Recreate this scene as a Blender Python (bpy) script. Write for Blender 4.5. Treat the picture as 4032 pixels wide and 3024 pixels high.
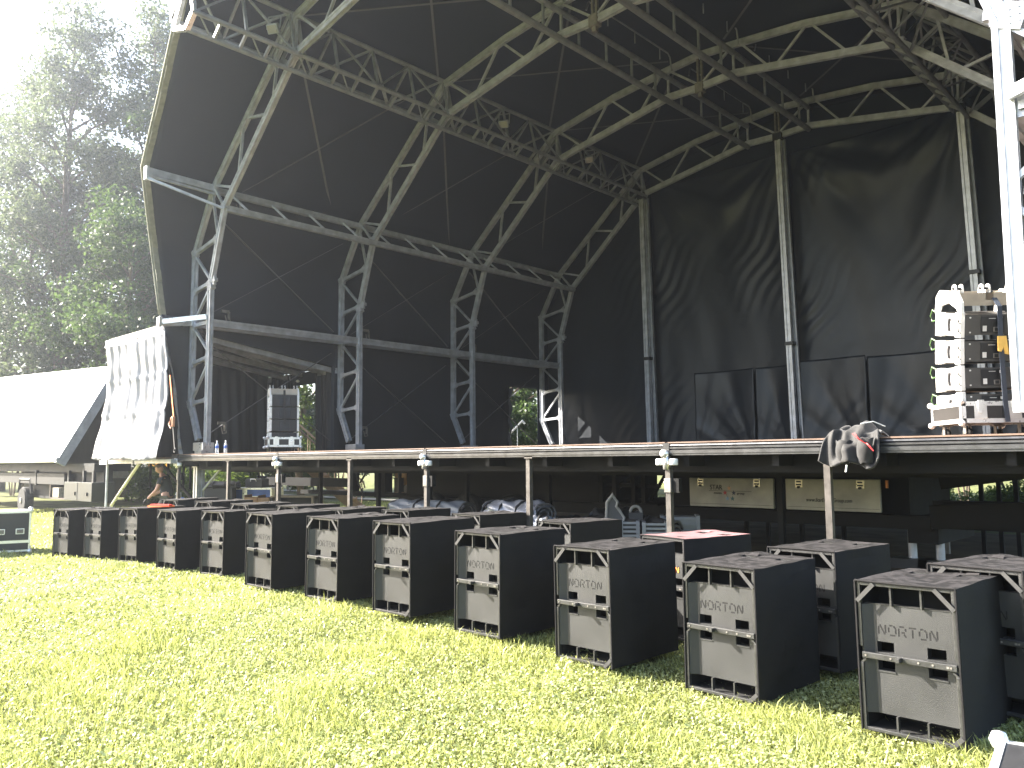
import bpy, bmesh, math, random
import numpy as np
from mathutils import Vector, Matrix
R = math.radians
for o in list(bpy.data.objects): bpy.data.objects.remove(o)
SC = bpy.context.scene
COL = SC.collection
rnd = random.Random(7)
# ------------------------------------------------------------------ camera
cam = bpy.data.cameras.new("camera"); cam_o = bpy.data.objects.new("camera", cam); COL.objects.link(cam_o)
cam.sensor_fit = 'HORIZONTAL'; cam.sensor_width = 36.0; cam.lens = 36.0*3162.0/4032.0
cam.clip_start = 0.05; cam.clip_end = 3000
YAW, PITCH, ROLL = R(43.59), R(5.456), R(-0.4375)
def cam_axes():
    f = Vector((-math.sin(YAW)*math.cos(PITCH), math.cos(YAW)*math.cos(PITCH), math.sin(PITCH)))
    r = Vector((math.cos(YAW), math.sin(YAW), 0)); u = r.cross(f)
    return r*math.cos(ROLL)+u*math.sin(ROLL), u*math.cos(ROLL)-r*math.sin(ROLL), f
_r, _u, _f = cam_axes()
cam_o.matrix_world = Matrix(((_r.x, _u.x, -_f.x, 0), (_r.y, _u.y, -_f.y, 0), (_r.z, _u.z, -_f.z, 1.6), (0, 0, 0, 1)))
SC.camera = cam_o
# ------------------------------------------------------------------ sky and sun
SUN_EL = R(34); SUN_DIR = Vector((-0.88, -0.475, 0)).normalized()
W = bpy.data.worlds.new("World"); SC.world = W; W.use_nodes = True
nt = W.node_tree; bg = nt.nodes["Background"]
sky = nt.nodes.new("ShaderNodeTexSky"); sky.sky_type = 'NISHITA'; sky.sun_disc = False
sky.sun_elevation = SUN_EL; sky.sun_rotation = math.atan2(SUN_DIR.x, SUN_DIR.y)
sky.air_density = 1.0; sky.dust_density = 3.0; sky.ozone_density = 1.0
nt.links.new(sky.outputs[0], bg.inputs[0]); bg.inputs[1].default_value = 0.1
sun = bpy.data.lights.new("sun", 'SUN'); sun.energy = 5.0; sun.angle = R(0.5); sun.color = (1.0, 0.93, 0.82)
sun_o = bpy.data.objects.new("sun", sun); COL.objects.link(sun_o)
d = SUN_DIR*math.cos(SUN_EL)+Vector((0, 0, math.sin(SUN_EL)))
sun_o.rotation_euler = d.to_track_quat('Z', 'Y').to_euler(); sun_o.location = d*60
SC.view_settings.view_transform = 'Standard'; SC.view_settings.look = 'None'
SC.view_settings.exposure = 2.7; SC.view_settings.gamma = 1.0
SC.render.engine = 'CYCLES'
SC.cycles.max_bounces = 7; SC.cycles.diffuse_bounces = 4; SC.cycles.transparent_max_bounces = 8
# ------------------------------------------------------------------ helpers
class MB:
    def __init__(s): s.v = []; s.f = []; s.m = []
    def add(s, vs, fs, mi=0):
        n = len(s.v); s.v += [tuple(p) for p in vs]; s.f += [tuple(i+n for i in q) for q in fs]; s.m += [mi]*len(fs); return s
    def box(s, c, d, M=None, mi=0, bev=0.0):
        x, y, z = d[0]/2, d[1]/2, d[2]/2
        if bev > 0:
            b = min(bev, x*.9, y*.9, z*.9); bm = bmesh.new(); bmesh.ops.create_cube(bm, size=2)
            for v in bm.verts: v.co = Vector((v.co.x*x, v.co.y*y, v.co.z*z))
            bmesh.ops.bevel(bm, geom=list(bm.edges), offset=b, segments=2, affect='EDGES', profile=.6)
            bm.verts.index_update(); vs = [v.co.copy() for v in bm.verts]; fs = [[v.index for v in f.verts] for f in bm.faces]; bm.free()
        else:
            vs = [Vector(p) for p in ((-x,-y,-z),(x,-y,-z),(x,y,-z),(-x,y,-z),(-x,-y,z),(x,-y,z),(x,y,z),(-x,y,z))]
            fs = [(0,3,2,1),(4,5,6,7),(0,1,5,4),(1,2,6,5),(2,3,7,6),(3,0,4,7)]
        c = Vector(c)
        if M is not None: vs = [M @ p for p in vs]
        return s.add([p+c for p in vs], fs, mi)
    def bb(s, x0, x1, y0, y1, z0, z1, mi=0, bev=0.0):
        return s.box(((x0+x1)/2, (y0+y1)/2, (z0+z1)/2), (x1-x0, y1-y0, z1-z0), None, mi, bev)
    def sweep(s, pts, sec, up=(0,0,1), mi=0, cap=True, scale=None):
        pts = [Vector(p) for p in pts]; n = len(sec); rings = []
        for i, p in enumerate(pts):
            a = pts[max(i-1,0)]; b = pts[min(i+1,len(pts)-1)]; t = (b-a).normalized()
            k = 1.0
            if 0 < i < len(pts)-1:
                t1 = (p-a).normalized(); t2 = (b-p).normalized(); t = (t1+t2).normalized(); k = 1/max(.5, t.dot(t1))
            u = Vector(up)
            if abs(t.dot(u)) > .97: u = Vector((0,1,0)) if abs(t.y) < .9 else Vector((1,0,0))
            sx = t.cross(u).normalized(); sy = sx.cross(t).normalized(); q = scale[i] if scale else 1.0
            rings.append([p+sx*(x*q)+sy*(y*q*k) for x, y in sec])
        vs = [p for r in rings for p in r]; fs = []
        for i in range(len(pts)-1):
            for j in range(n): fs.append((i*n+j, i*n+(j+1)%n, (i+1)*n+(j+1)%n, (i+1)*n+j))
        if cap: fs.append(tuple(range(n))[::-1]); fs.append(tuple(range((len(pts)-1)*n, len(pts)*n)))
        return s.add(vs, fs, mi)
    def tube(s, pts, r, n=8, mi=0, up=(0,0,1), scale=None):
        return s.sweep(pts, [(r*math.cos(2*math.pi*i/n), r*math.sin(2*math.pi*i/n)) for i in range(n)], up, mi, True, scale)
    def bar(s, p, q, w, h=None, up=(0,0,1), mi=0):
        h = h or w; return s.sweep([p,q], [(-w/2,-h/2),(w/2,-h/2),(w/2,h/2),(-w/2,h/2)], up, mi)
    def cyl(s, c, axis, r, L, n=20, mi=0):
        a = Vector(axis).normalized()*(L/2); c = Vector(c); return s.tube([c-a, c+a], r, n, mi)
    def lathe(s, prof, c=(0,0,0), n=20, mi=0, M=None):
        vs = []; fs = []; c = Vector(c)
        for r, z in prof:
            for i in range(n):
                a = 2*math.pi*i/n; p = Vector((r*math.cos(a), r*math.sin(a), z))
                if M is not None: p = M @ p
                vs.append(p+c)
        for k in range(len(prof)-1):
            for i in range(n): fs.append((k*n+i, k*n+(i+1)%n, (k+1)*n+(i+1)%n, (k+1)*n+i))
        fs.append(tuple(range(n))[::-1]); fs.append(tuple(range((len(prof)-1)*n, len(prof)*n)))
        return s.add(vs, fs, mi)
    def grid(s, P, mi=0):
        h = len(P); w = len(P[0])
        return s.add([p for r in P for p in r], [(i*w+j, i*w+j+1, (i+1)*w+j+1, (i+1)*w+j) for i in range(h-1) for j in range(w-1)], mi)
    def poly(s, pts, n, t, mi=0):           # flat outline given thickness t along n
        pts = [Vector(p) for p in pts]; n = Vector(n)*t; k = len(pts)
        return s.add(pts+[p+n for p in pts], [tuple(range(k))[::-1], tuple(range(k,2*k))]+[(i,(i+1)%k,k+(i+1)%k,k+i) for i in range(k)], mi)
    def mesh(s, name, mats, smooth=False):
        me = bpy.data.meshes.new(name); me.from_pydata(s.v, [], s.f)
        for m in (mats if isinstance(mats,(list,tuple)) else [mats]): me.materials.append(m)
        if any(s.m): me.polygons.foreach_set('material_index', s.m)
        bm = bmesh.new(); bm.from_mesh(me); bmesh.ops.recalc_face_normals(bm, faces=bm.faces); bm.to_mesh(me); bm.free()
        if smooth: me.polygons.foreach_set('use_smooth', [True]*len(me.polygons))
        me.update(); return me
    def obj(s, name, mats, parent=None, smooth=False, label=None):
        o = bpy.data.objects.new(name, s.mesh(name, mats, smooth)); COL.objects.link(o)
        if parent is not None: o.parent = parent
        if label: o['label'] = label
        return o
def tag(o, label=None, cat=None, group=None, kind=None):
    if label: o['label'] = label
    if cat: o['category'] = cat
    if group: o['group'] = group
    if kind: o['kind'] = kind
    return o
def thing(name, label, cat, loc=(0,0,0), rz=0, group=None, rx=0, ry=0):
    o = bpy.data.objects.new(name, None); COL.objects.link(o); o.empty_display_size = .1
    o.location = loc; o.rotation_euler = (rx, ry, rz); return tag(o, label, cat, group)
def dup(root, loc, rz, label, group=None, skip=(), rx=0, ry=0):
    r = root.copy(); COL.objects.link(r); r.location = loc; r.rotation_euler = (rx, ry, rz); r['label'] = label
    if group: r['group'] = group
    def rec(a, b):
        for ch in list(a.children):
            if ch.name.split('.')[0] in skip: continue
            c = ch.copy(); COL.objects.link(c); c.parent = b; rec(ch, c)
    rec(root, r); return r
def mat(name, col, rough=.6, metal=0.0, var=.15, vs=6.0, bump=0.0, bs=60.0, spec=.5, sheen=0.0, coord='Object', tint=None, det=4.0):
    m = bpy.data.materials.new(name); m.use_nodes = True; t = m.node_tree; b = t.nodes['Principled BSDF']
    b.inputs['Roughness'].default_value = rough; b.inputs['Metallic'].default_value = metal; b.inputs['Specular IOR Level'].default_value = spec
    if sheen: b.inputs['Sheen Weight'].default_value = sheen
    tc = t.nodes.new('ShaderNodeTexCoord')
    if var > 0:
        nz = t.nodes.new('ShaderNodeTexNoise'); nz.inputs['Scale'].default_value = vs; nz.inputs['Detail'].default_value = det
        t.links.new(tc.outputs[coord], nz.inputs['Vector'])
        cr = t.nodes.new('ShaderNodeValToRGB'); c2 = tint or col
        cr.color_ramp.elements[0].position = .3; cr.color_ramp.elements[1].position = .7
        cr.color_ramp.elements[0].color = tuple(max(0,c*(1-var)) for c in col)+(1,)
        cr.color_ramp.elements[1].color = tuple(min(1,c*(1+var)) for c in c2)+(1,)
        t.links.new(nz.outputs['Fac'], cr.inputs[0]); t.links.new(cr.outputs[0], b.inputs['Base Color'])
        rr = t.nodes.new('ShaderNodeMapRange'); rr.inputs[3].default_value = max(0,rough-.1); rr.inputs[4].default_value = min(1,rough+.1)
        t.links.new(nz.outputs['Fac'], rr.inputs[0]); t.links.new(rr.outputs[0], b.inputs['Roughness'])
    else: b.inputs['Base Color'].default_value = tuple(col)+(1,)
    if bump > 0:
        n2 = t.nodes.new('ShaderNodeTexNoise'); n2.inputs['Scale'].default_value = bs; n2.inputs['Detail'].default_value = 3
        t.links.new(tc.outputs[coord], n2.inputs['Vector']); bp = t.nodes.new('ShaderNodeBump'); bp.inputs['Strength'].default_value = bump
        bp.inputs['Distance'].default_value = .02; t.links.new(n2.outputs['Fac'], bp.inputs['Height']); t.links.new(bp.outputs[0], b.inputs['Normal'])
    return m
def leaf_mat(name, c1, c2, trans=.45, vs=1.2, rough=.5):
    m = bpy.data.materials.new(name); m.use_nodes = True; t = m.node_tree; b = t.nodes['Principled BSDF']
    b.inputs['Roughness'].default_value = rough; b.inputs['Specular IOR Level'].default_value = .35
    ge = t.nodes.new('ShaderNodeNewGeometry'); tc = t.nodes.new('ShaderNodeTexCoord')
    nz = t.nodes.new('ShaderNodeTexNoise'); nz.inputs['Scale'].default_value = vs; nz.inputs['Detail'].default_value = 3
    t.links.new(tc.outputs['Object'], nz.inputs['Vector'])
    ad = t.nodes.new('ShaderNodeMath'); ad.operation = 'MULTIPLY_ADD'; ad.inputs[1].default_value = .55; ad.inputs[2].default_value = -.05
    t.links.new(ge.outputs['Random Per Island'], ad.inputs[0]); a2 = t.nodes.new('ShaderNodeMath'); a2.operation = 'ADD'
    t.links.new(ad.outputs[0], a2.inputs[0]); mu = t.nodes.new('ShaderNodeMath'); mu.operation = 'MULTIPLY'; mu.inputs[1].default_value = .55
    t.links.new(nz.outputs['Fac'], mu.inputs[0]); t.links.new(mu.outputs[0], a2.inputs[1])
    cr = t.nodes.new('ShaderNodeValToRGB'); cr.color_ramp.elements[0].color = tuple(c1)+(1,); cr.color_ramp.elements[1].color = tuple(c2)+(1,)
    cr.color_ramp.elements[0].position = .15; cr.color_ramp.elements[1].position = .85
    t.links.new(a2.outputs[0], cr.inputs[0]); t.links.new(cr.outputs[0], b.inputs['Base Color'])
    tr = t.nodes.new('ShaderNodeBsdfTranslucent'); hs = t.nodes.new('ShaderNodeHueSaturation'); hs.inputs['Value'].default_value = 1.3; hs.inputs['Saturation'].default_value = 1.1
    t.links.new(cr.outputs[0], hs.inputs['Color']); t.links.new(hs.outputs[0], tr.inputs['Color'])
    mx = t.nodes.new('ShaderNodeMixShader'); mx.inputs[0].default_value = trans
    t.links.new(b.outputs[0], mx.inputs[1]); t.links.new(tr.outputs[0], mx.inputs[2]); t.links.new(mx.outputs[0], t.nodes['Material Output'].inputs['Surface'])
    return m
def npmesh(name, V, F, mats, smooth=False):
    me = bpy.data.meshes.new(name); k = F.shape[1]
    me.vertices.add(len(V)); me.vertices.foreach_set('co', np.ascontiguousarray(V, dtype=np.float32).ravel())
    me.loops.add(F.size); me.loops.foreach_set('vertex_index', np.ascontiguousarray(F, dtype=np.int32).ravel())
    me.polygons.add(len(F)); me.polygons.foreach_set('loop_start', np.arange(0, F.size, k, dtype=np.int32))
    if smooth: me.polygons.foreach_set('use_smooth', np.ones(len(F), dtype=bool))
    me.materials.append(mats); me.update(calc_edges=True); me.validate(); return me
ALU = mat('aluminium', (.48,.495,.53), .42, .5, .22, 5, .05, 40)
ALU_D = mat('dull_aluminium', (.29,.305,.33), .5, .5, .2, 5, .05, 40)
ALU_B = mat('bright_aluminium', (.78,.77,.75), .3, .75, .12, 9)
WHITE = mat('white_paint', (.8,.8,.78), .45, 0, .05)
GALV = mat('weathered_steel', (.2,.185,.165), .55, .35, .3, 12, .1, 50)
BLACK = mat('black_paint', (.018,.018,.019), .5, 0, .2)
PLASTIC = mat('black_plastic', (.02,.02,.021), .45, 0, .1)
RUBBER = mat('rubber', (.011,.011,.0105), .85, 0, .2, 14)
MEMB = mat('black_pvc_membrane', (.0115,.0165,.026), .6, 0, .2, .5, .05, 1.5, spec=.35)
DRAPE = mat('black_drape', (.0105,.0145,.0215), .44, 0, .15, 1, .1, 9, spec=.45)
HEM = mat('grey_hem_webbing', (.2,.2,.155), .7, 0, .2, 9)
DARKSTEEL = mat('dark_trailer_steel', (.007,.007,.007), .7, 0, .3, 6, spec=.2)
WOOD = mat('brown_plywood', (.15,.095,.068), .6, 0, .25, 4, .1, 30)
STEPWOOD = mat('tan_wood', (.3,.215,.145), .7, 0, .2, 6)
STRAPK = mat('black_webbing', (.02,.02,.022), .7, 0, .1)
GREYWEB = mat('grey_webbing', (.11,.11,.12), .7, 0, .1)
ORANGE = mat('orange_webbing', (.75,.22,.08), .6, 0, .1)
RED = mat('red_plastic', (.7,.04,.02), .5, 0, .1)
# ------------------------------------------------------------------ ground
GX = np.array([-60,-24,-17.2,-16,-14.6,-12.8,-11.6,-9.7,-8.2,-6.9,-5.6,-4.3,-3.1,-1.8,2,60.])
GZ = np.array([-.13,-.13,-.13,-.11,-.05,-.02,.0,.055,.065,.065,.04,-.01,-.05,-.055,-.05,0])
def gz(x, y):
    x = np.asarray(x, float); y = np.asarray(y, float)
    b = np.interp(x, GX, GZ); w = np.clip((9.5-y)/2.5, 0, 1); w = w*w*(3-2*w)
    n = .012*np.sin(x*1.7+.6*y)+.012*np.sin(y*2.1-x*.7)+.008*np.sin(3.9*x+2.3*y)
    return b*w + n*np.clip(1.3-np.abs(y-5.6)*.2, .3, 1) - .045
def gzf(x, y): return float(gz(x, y))
def build_ground():
    xs = np.concatenate([[-900,-300,-150,-90], np.arange(-60,6.01,.3), [12,25,50,120,300,900]])
    ys = np.concatenate([[-900,-300,-80,-30,-10], np.arange(-3,14.01,.3), [16,20,26,34,45,60,90,200,500,900]])
    X, Y = np.meshgrid(xs, ys); Z = gz(np.clip(X,-60,60), Y); h, w = X.shape
    V = np.stack([X.ravel(), Y.ravel(), Z.ravel()], 1); i = np.arange(h*w).reshape(h, w)
    F = np.stack([i[:-1,:-1], i[:-1,1:], i[1:,1:], i[1:,:-1]], -1).reshape(-1, 4)
    m = mat('lawn_soil', (.075,.08,.03), .9, 0, .45, 1.6, .6, 25, spec=.1, coord='Object', tint=(.12,.13,.045))
    o = bpy.data.objects.new('ground', npmesh('ground', V, F, m, True)); COL.objects.link(o); tag(o, kind='structure')
build_ground()
# ------------------------------------------------------------------ stage frame
XC = -10.05; FY = [8.87, 13.24, 17.61, 21.98]; DZ = 1.80; DY = 8.42  # stage and deck coordinates already scaled up about the camera point, written as results
IN = [(8.44,2.02),(8.47,5.90),(7.86,7.72),(4.79,10.42)]
OUT = [(8.90,2.17),(9.36,3.06),(9.36,6.83),(8.44,8.32),(5.60,10.68),(4.87,11.27)]
def chord_sec(a, ax=1.0, ay=1.0):
    s = .32*a; d = .3*a
    return [(p*ax,q*ay) for p,q in _sec(a,s,d)]
def _sec(a,s,d):
    return [(-a,-a),(-s,-a),(-s,-a+d),(s,-a+d),(s,-a),(a,-a),(a,-s),(a-d,-s),(a-d,s),(a,s),(a,a),(s,a),(s,a-d),(-s,a-d),(-s,a),(-a,a),(-a,s),(-a+d,s),(-a+d,-s),(-a,-s)]
def lerp(a, b, t): return (a[0]+(b[0]-a[0])*t, a[1]+(b[1]-a[1])*t)
def P3(q, y, sgn): return Vector((XC+sgn*q[0]-(.12*min(1,max(0,(9-q[1])/2)) if sgn > 0 else 0), y, q[1]))
stage = thing('concert_stage', 'grey aluminium arched truss frame of the open-air stage with black lining', 'stage', (XC, 8.87, 0))
def rel(o):      # parent while keeping world placement (the stage empty only translates)
    o.parent = stage; o.location = (-stage.location.x, -stage.location.y, -stage.location.z); return o
def arch(y, front=False):
    root = bpy.data.objects.new('arch_truss', None); COL.objects.link(root); rel(root)
    a = .072; sec = chord_sec(a, 1.15, .72)
    for sg in (-1, 1):
        g = MB(); g.sweep([P3(q,y,sg) for q in IN]+[Vector((XC+sg*.94,y,11.09))], sec, (0,1,0)); g.obj('inner_chord', ALU, root)
        g = MB(); g.sweep([P3(q,y,sg) for q in OUT]+[Vector((XC+sg*2.7,y,11.66)), Vector((XC+sg*.94,y,11.83)), Vector((XC,y,11.9))], sec, (0,1,0)); g.obj('outer_chord', ALU, root)
        def brace(p, q, w):
            MB().bar(p, q, w, w, (0,1,0)).obj('brace', ALU, root)
        def H(zo, zi):      # wide horizontal with flared gussets
            br = MB(); p = Vector((XC+sg*9.36, y, zo)); q = Vector((XC+sg*(8.45 if zi < 5.9 else 8.2), y, zi))
            br.bar(p, q, .085, .085, (0,1,0)); d = (q-p).normalized(); n = Vector((0,0,1))
            for e, s2 in ((p,1),(q,-1)):
                c = e+d*s2*.07; br.poly([c-d*s2*.02+n*.12+Vector((0,-.03,0)), c+d*s2*.14+n*.045+Vector((0,-.03,0)), c+d*s2*.14-n*.045+Vector((0,-.03,0)), c-d*s2*.02-n*.12+Vector((0,-.03,0))], (0,1,0), .06)
            br.obj('cross_member', ALU, root)
        for zo, zi in ((3.06,3.12),(4.05,4.15),(5.0,5.0),(5.86,6.0),(6.83,7.02)): H(zo, zi)
        D = [((9.3,3.15),(8.5,4.0)),((8.5,4.28),(9.3,4.95)),((9.3,5.1),(8.5,5.85)),((8.5,6.05),(9.3,6.75)),((8.15,7.0),(8.5,8.15)),((8.4,8.3),(7.9,7.75))]
        for p, q in D: brace(P3(p,y,sg), P3(q,y,sg), .058)
        io, ii, oo, os = (8.44,8.32), (7.86,7.72), (8.40,8.35), (5.35,10.86)
        for (c0,t0,c1,t1) in ((0,.02,1,.14),(1,.21,0,.45),(0,.51,1,.63),(1,.70,0,.94)):
            p = lerp(io if c0==0 else ii, os if c0==0 else IN[3], t0); q = lerp(io if c1==0 else ii, os if c1==0 else IN[3], t1)
            brace(P3(p,y,sg), P3(q,y,sg), .058)
        lo = lambda t: lerp((4.79,10.42),(.94,11.09),t); up = lambda t: lerp((4.8,11.28),(.94,11.83),t)
        for p, q in ((up(.02),lo(.24)),(lo(.28),up(.48)),(up(.53),lo(.72)),(lo(.76),up(.95)),(up(0),lo(0)),(up(1),lo(1)),(up(1.0),(.0,11.1))): brace(P3(p,y,sg), P3(q,y,sg), .055)
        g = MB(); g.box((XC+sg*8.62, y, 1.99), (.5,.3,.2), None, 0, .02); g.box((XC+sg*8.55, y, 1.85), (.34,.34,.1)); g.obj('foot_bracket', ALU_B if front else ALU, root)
        for q, w in (((8.47,5.90),.2),((7.86,7.72),.16),((4.79,10.42),.17),((9.36,3.06),.16),((9.36,6.83),.16)):
            g = MB(); g.box(Vector((XC+sg*q[0], y, q[1])), (w,.125,w*1.3), Matrix.Rotation(sg*.4,3,'Y'))
            for i in range(3):
                for k in range(2): g.cyl((XC+sg*(q[0]-.04+.08*k), y-.068, q[1]-.07+.07*i), (0,1,0), .011, .014, 6)
            g.obj('joint_plate', ALU, root)
    g = MB(); g.sweep([Vector((XC-.98,y,11.09)), Vector((XC,y,11.05)), Vector((XC+.98,y,11.09))], sec, (0,1,0)); g.obj('ridge_chord', ALU, root)
    g = MB(); g.bar((XC-.05,y,11.0),(XC-.05,y,11.9),.05,.07,(0,1,0)); g.bar((XC+.06,y,11.0),(XC+.06,y,11.9),.05,.07,(0,1,0)); g.box((XC,y,11.03),(.22,.18,.26)); g.box((XC,y,10.86),(.1,.1,.14)); g.obj('ridge_hinge', GALV, root)
    return root
for i, y in enumerate(FY): arch(y, i == 0)
def shoulder(sg):
    root = bpy.data.objects.new('shoulder_truss', None); COL.objects.link(root); rel(root)
    T = (4.9,11.36); B1 = (4.66,10.36); B2 = (4.97,10.12); B3 = (5.72,10.62); y0, y1 = 6.55, 22.05
    for nm, q, r in (('top_chord',T,.055),('lower_chord',B1,.055),('lower_chord',B2,.055),('outer_chord',B3,.055)):
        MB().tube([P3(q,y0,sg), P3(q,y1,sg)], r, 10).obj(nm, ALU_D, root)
    g = MB(); n = 14; st = (y1-y0)/n
    for k in range(n+1):
        y = y0+k*st
        for o in (0,.5): 
            if y+o*st <= y1: g.bar(P3(B1,y+o*st,sg), P3(B2,y+o*st,sg), .05, .07)
        g.bar(P3(T,y,sg), P3(B1,y,sg), .055); g.bar(P3(T,y,sg), P3(B3,y,sg), .05); g.bar(P3(B3,y,sg), P3(B2,y,sg), .045)
        if k < n:
            q = (B1,B3)
            if k % 2: g.bar(P3(T,y,sg), P3(B1,y+st,sg), .045); g.bar(P3(B3,y,sg), P3(T,y+st,sg), .045); g.bar(P3(B3,y,sg), P3(B2,y+st,sg), .04)
            else: g.bar(P3(B1,y,sg), P3(T,y+st,sg), .045); g.bar(P3(T,y,sg), P3(B3,y+st,sg), .045); g.bar(P3(B2,y,sg), P3(B3,y+st,sg), .04)
            g.bar(P3(B1,y+.1,sg), P3(B2,y+st/2-.05,sg), .028)
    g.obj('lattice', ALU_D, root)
    for y in FY:
        g = MB(); p = [P3(q,y+.13,sg) for q in (T,B3,B2,B1)]; m = (p[0]+p[1]+p[2]+p[3])/4
        for i in range(4):
            q0, q1 = p[i], p[(i+1)%4]; g.poly([q0, q1, q1.lerp(m,.35), q0.lerp(m,.35)], (0,1,0), .02)
        g.obj('gusset_ring', ALU_D, root)
    g = MB()                                   # end frame, its sunlit look put into a brighter metal
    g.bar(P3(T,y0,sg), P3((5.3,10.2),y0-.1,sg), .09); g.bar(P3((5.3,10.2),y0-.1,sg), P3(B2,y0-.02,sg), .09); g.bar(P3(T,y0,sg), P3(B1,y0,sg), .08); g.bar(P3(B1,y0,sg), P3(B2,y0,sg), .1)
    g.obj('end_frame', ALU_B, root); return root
shoulder(-1); shoulder(1)
def ladder_beam(name, qa, qb, y0, y1, n, w=.075, sg=-1, slope=True):
    root = bpy.data.objects.new(name, None); COL.objects.link(root); rel(root); sec = chord_sec(w)
    MB().sweep([P3(qa,y0,sg), P3(qa,y1,sg)], sec).obj('inner_rail', ALU, root); MB().sweep([P3(qb,y0,sg), P3(qb,y1,sg)], sec).obj('outer_rail', ALU, root)
    g = MB()
    for k in range(n):
        y = y0+(y1-y0)*(k+.5)/n; o = .12 if slope else 0
        MB().bar(P3(qa,y+o,sg), P3(qb,y-o,sg), .05, .05).obj('rung', ALU, root)
    return root
for sg in (-1, 1):
    ladder_beam('eaves_beam', (7.80,7.66), (8.42,8.26), FY[0], FY[3], 12, .07, sg)
    ladder_beam('wall_beam', (8.52,4.98), (9.3,5.06), FY[0], FY[3], 12, .09, sg, False)
    g = MB()
    for y0, y1 in zip(FY[:-1], FY[1:]):      # cross straps between the arches
        for (qa,qb) in (((9.2,8.0),(5.3,11.2)),((9.3,5.3),(8.9,7.8)),((9.4,2.2),(9.4,4.7))):
            rel(MB().bar(P3(qa,y0+.3,sg), P3(qb,y1-.3,sg), .055, .012).obj('bracing_strap', GREYWEB)); rel(MB().bar(P3(qb,y0+.3,sg), P3(qa,y1-.3,sg), .055, .012).obj('bracing_strap', GREYWEB))
    g = MB()
    for y0, y1 in zip(FY[:-1], FY[1:]):
        for (qa,qb) in (((4.9,11.42),(.8,11.95)),): rel(MB().bar(P3(qa,y0+.2,sg), P3(qb,y1-.2,sg), .055, .012).obj('roof_strap', GREYWEB)); rel(MB().bar(P3(qb,y0+.2,sg), P3(qa,y1-.2,sg), .055, .012).obj('roof_strap', GREYWEB))
    g = MB()
    for y in FY[:-1]:                         # ratchets
        for z, x in ((8.25,8.75),(5.45,9.2),(2.6,9.25)):
            p = P3((x,z),y+.75,sg); g = MB(); g.box(p, (.05,.2,.07)); g.box(p+Vector((0,.1,-.1)), (.04,.05,.2)); g.tube([p+Vector((0,0,-.1)),p+Vector((0,.04,-.26)),p+Vector((0,.14,-.24)),p+Vector((0,.12,-.1))], .014, 6); rel(g.obj('strap_ratchet', GALV))
for s in (-.94, .94):                         # two ridge ladder trusses with hand rails
    root = bpy.data.objects.new('ridge_truss', None); COL.objects.link(root); rel(root); x = XC+s
    MB().tube([(x,8.0,10.98),(x,FY[3],10.98)], .075, 10).obj('lower_rail', ALU_D, root); MB().tube([(x,8.0,11.62),(x,FY[3],11.62)], .07, 10).obj('upper_rail', ALU_D, root)
    h = MB()
    for y0, y1 in zip([4.5]+FY[:-1], FY):
        for k in range(4):
            y = y0+(y1-y0)*(k+.6)/4.2
            if y > 8.1: MB().tube([(x,y,11.0),(x,y,11.6)], .035, 8).obj('rung', ALU_D, root)
        if y0 > 8: h.tube([(x+.32,y0+.5,11.75),(x+.32,y0+.6,12.0),(x+.32,y1-.5,12.0),(x+.32,y1-.4,11.92),(x+.3,y1-.3,11.6)], .022, 6); [h.tube([(x+.32,y0+(y1-y0)*t,11.7),(x+.32,y0+(y1-y0)*t,12.0)], .018, 6) for t in (.3,.55,.8)]
    h.obj('cable_rail', ALU_D, root)
for x, yb in ((-14.83,22.12),(-10.02,22.28),(-5.22,22.62)):      # rear posts
    root = bpy.data.objects.new('rear_post', None); COL.objects.link(root); rel(root)
    zt = 10.95 if x == -10.02 else 10.3; f = lambda z: 21.95+(yb-21.95)*(zt-z)/(zt-DZ)*1.0
    MB().sweep([(x,f(DZ),DZ),(x,f(zt),zt)], chord_sec(.085), (0,1,0)).obj('post', ALU, root)
    MB().sweep([(x+.17,f(DZ)+.12,DZ),(x+.1,f(zt)+.12,zt)], chord_sec(.05), (0,1,0)).obj('stay', ALU_D, root)
    g = MB(); zc = 4.9 if x < -6 else 6.2; g.box((x+.02,f(zc),zc), (.25,.24,.1)); g.obj('sleeve', PLASTIC, root); MB().box((x,f(zt)+.02,zt+.05), (.26,.26,.2)).obj('head_bracket', PLASTIC, root)
for sg in (-1, 1):                            # brackets that carry the front of the lining
    g = MB(); p0, p1 = P3((8.42,8.3),8.87,sg), P3((8.0,8.22),6.85,sg)
    g.bar(P3((8.42,8.3),8.87,sg), P3((8.35,8.3),7.2,sg), .1, .16); g.bar(P3((7.86,7.66),8.87,sg), P3((8.3,8.12),7.2,sg), .05, .06); g.bar(P3((8.42,8.16),8.87,sg), P3((8.3,8.18),7.25,sg), .06, .05)
    g.box(P3((8.35,8.25),7.2,sg), (.16,.06,.3)); rel(g.obj('eaves_bracket', ALU))
    g = MB(); g.bar(P3((8.5,5.12),8.8,sg), P3((9.3,5.02),8.1,sg), .06, .12); g.bar(P3((9.36,5.08),8.87,sg), P3((9.36,4.98),8.02,sg), .08, .14); g.bar(P3((9.36,5.0),8.05,sg), P3((8.9,5.08),8.5,sg), .05, .05)
    g.box(P3((9.36,5.0),8.02,sg), (.14,.06,.24)); rel(g.obj('wall_bracket', ALU_B if sg < 0 else ALU))
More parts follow.
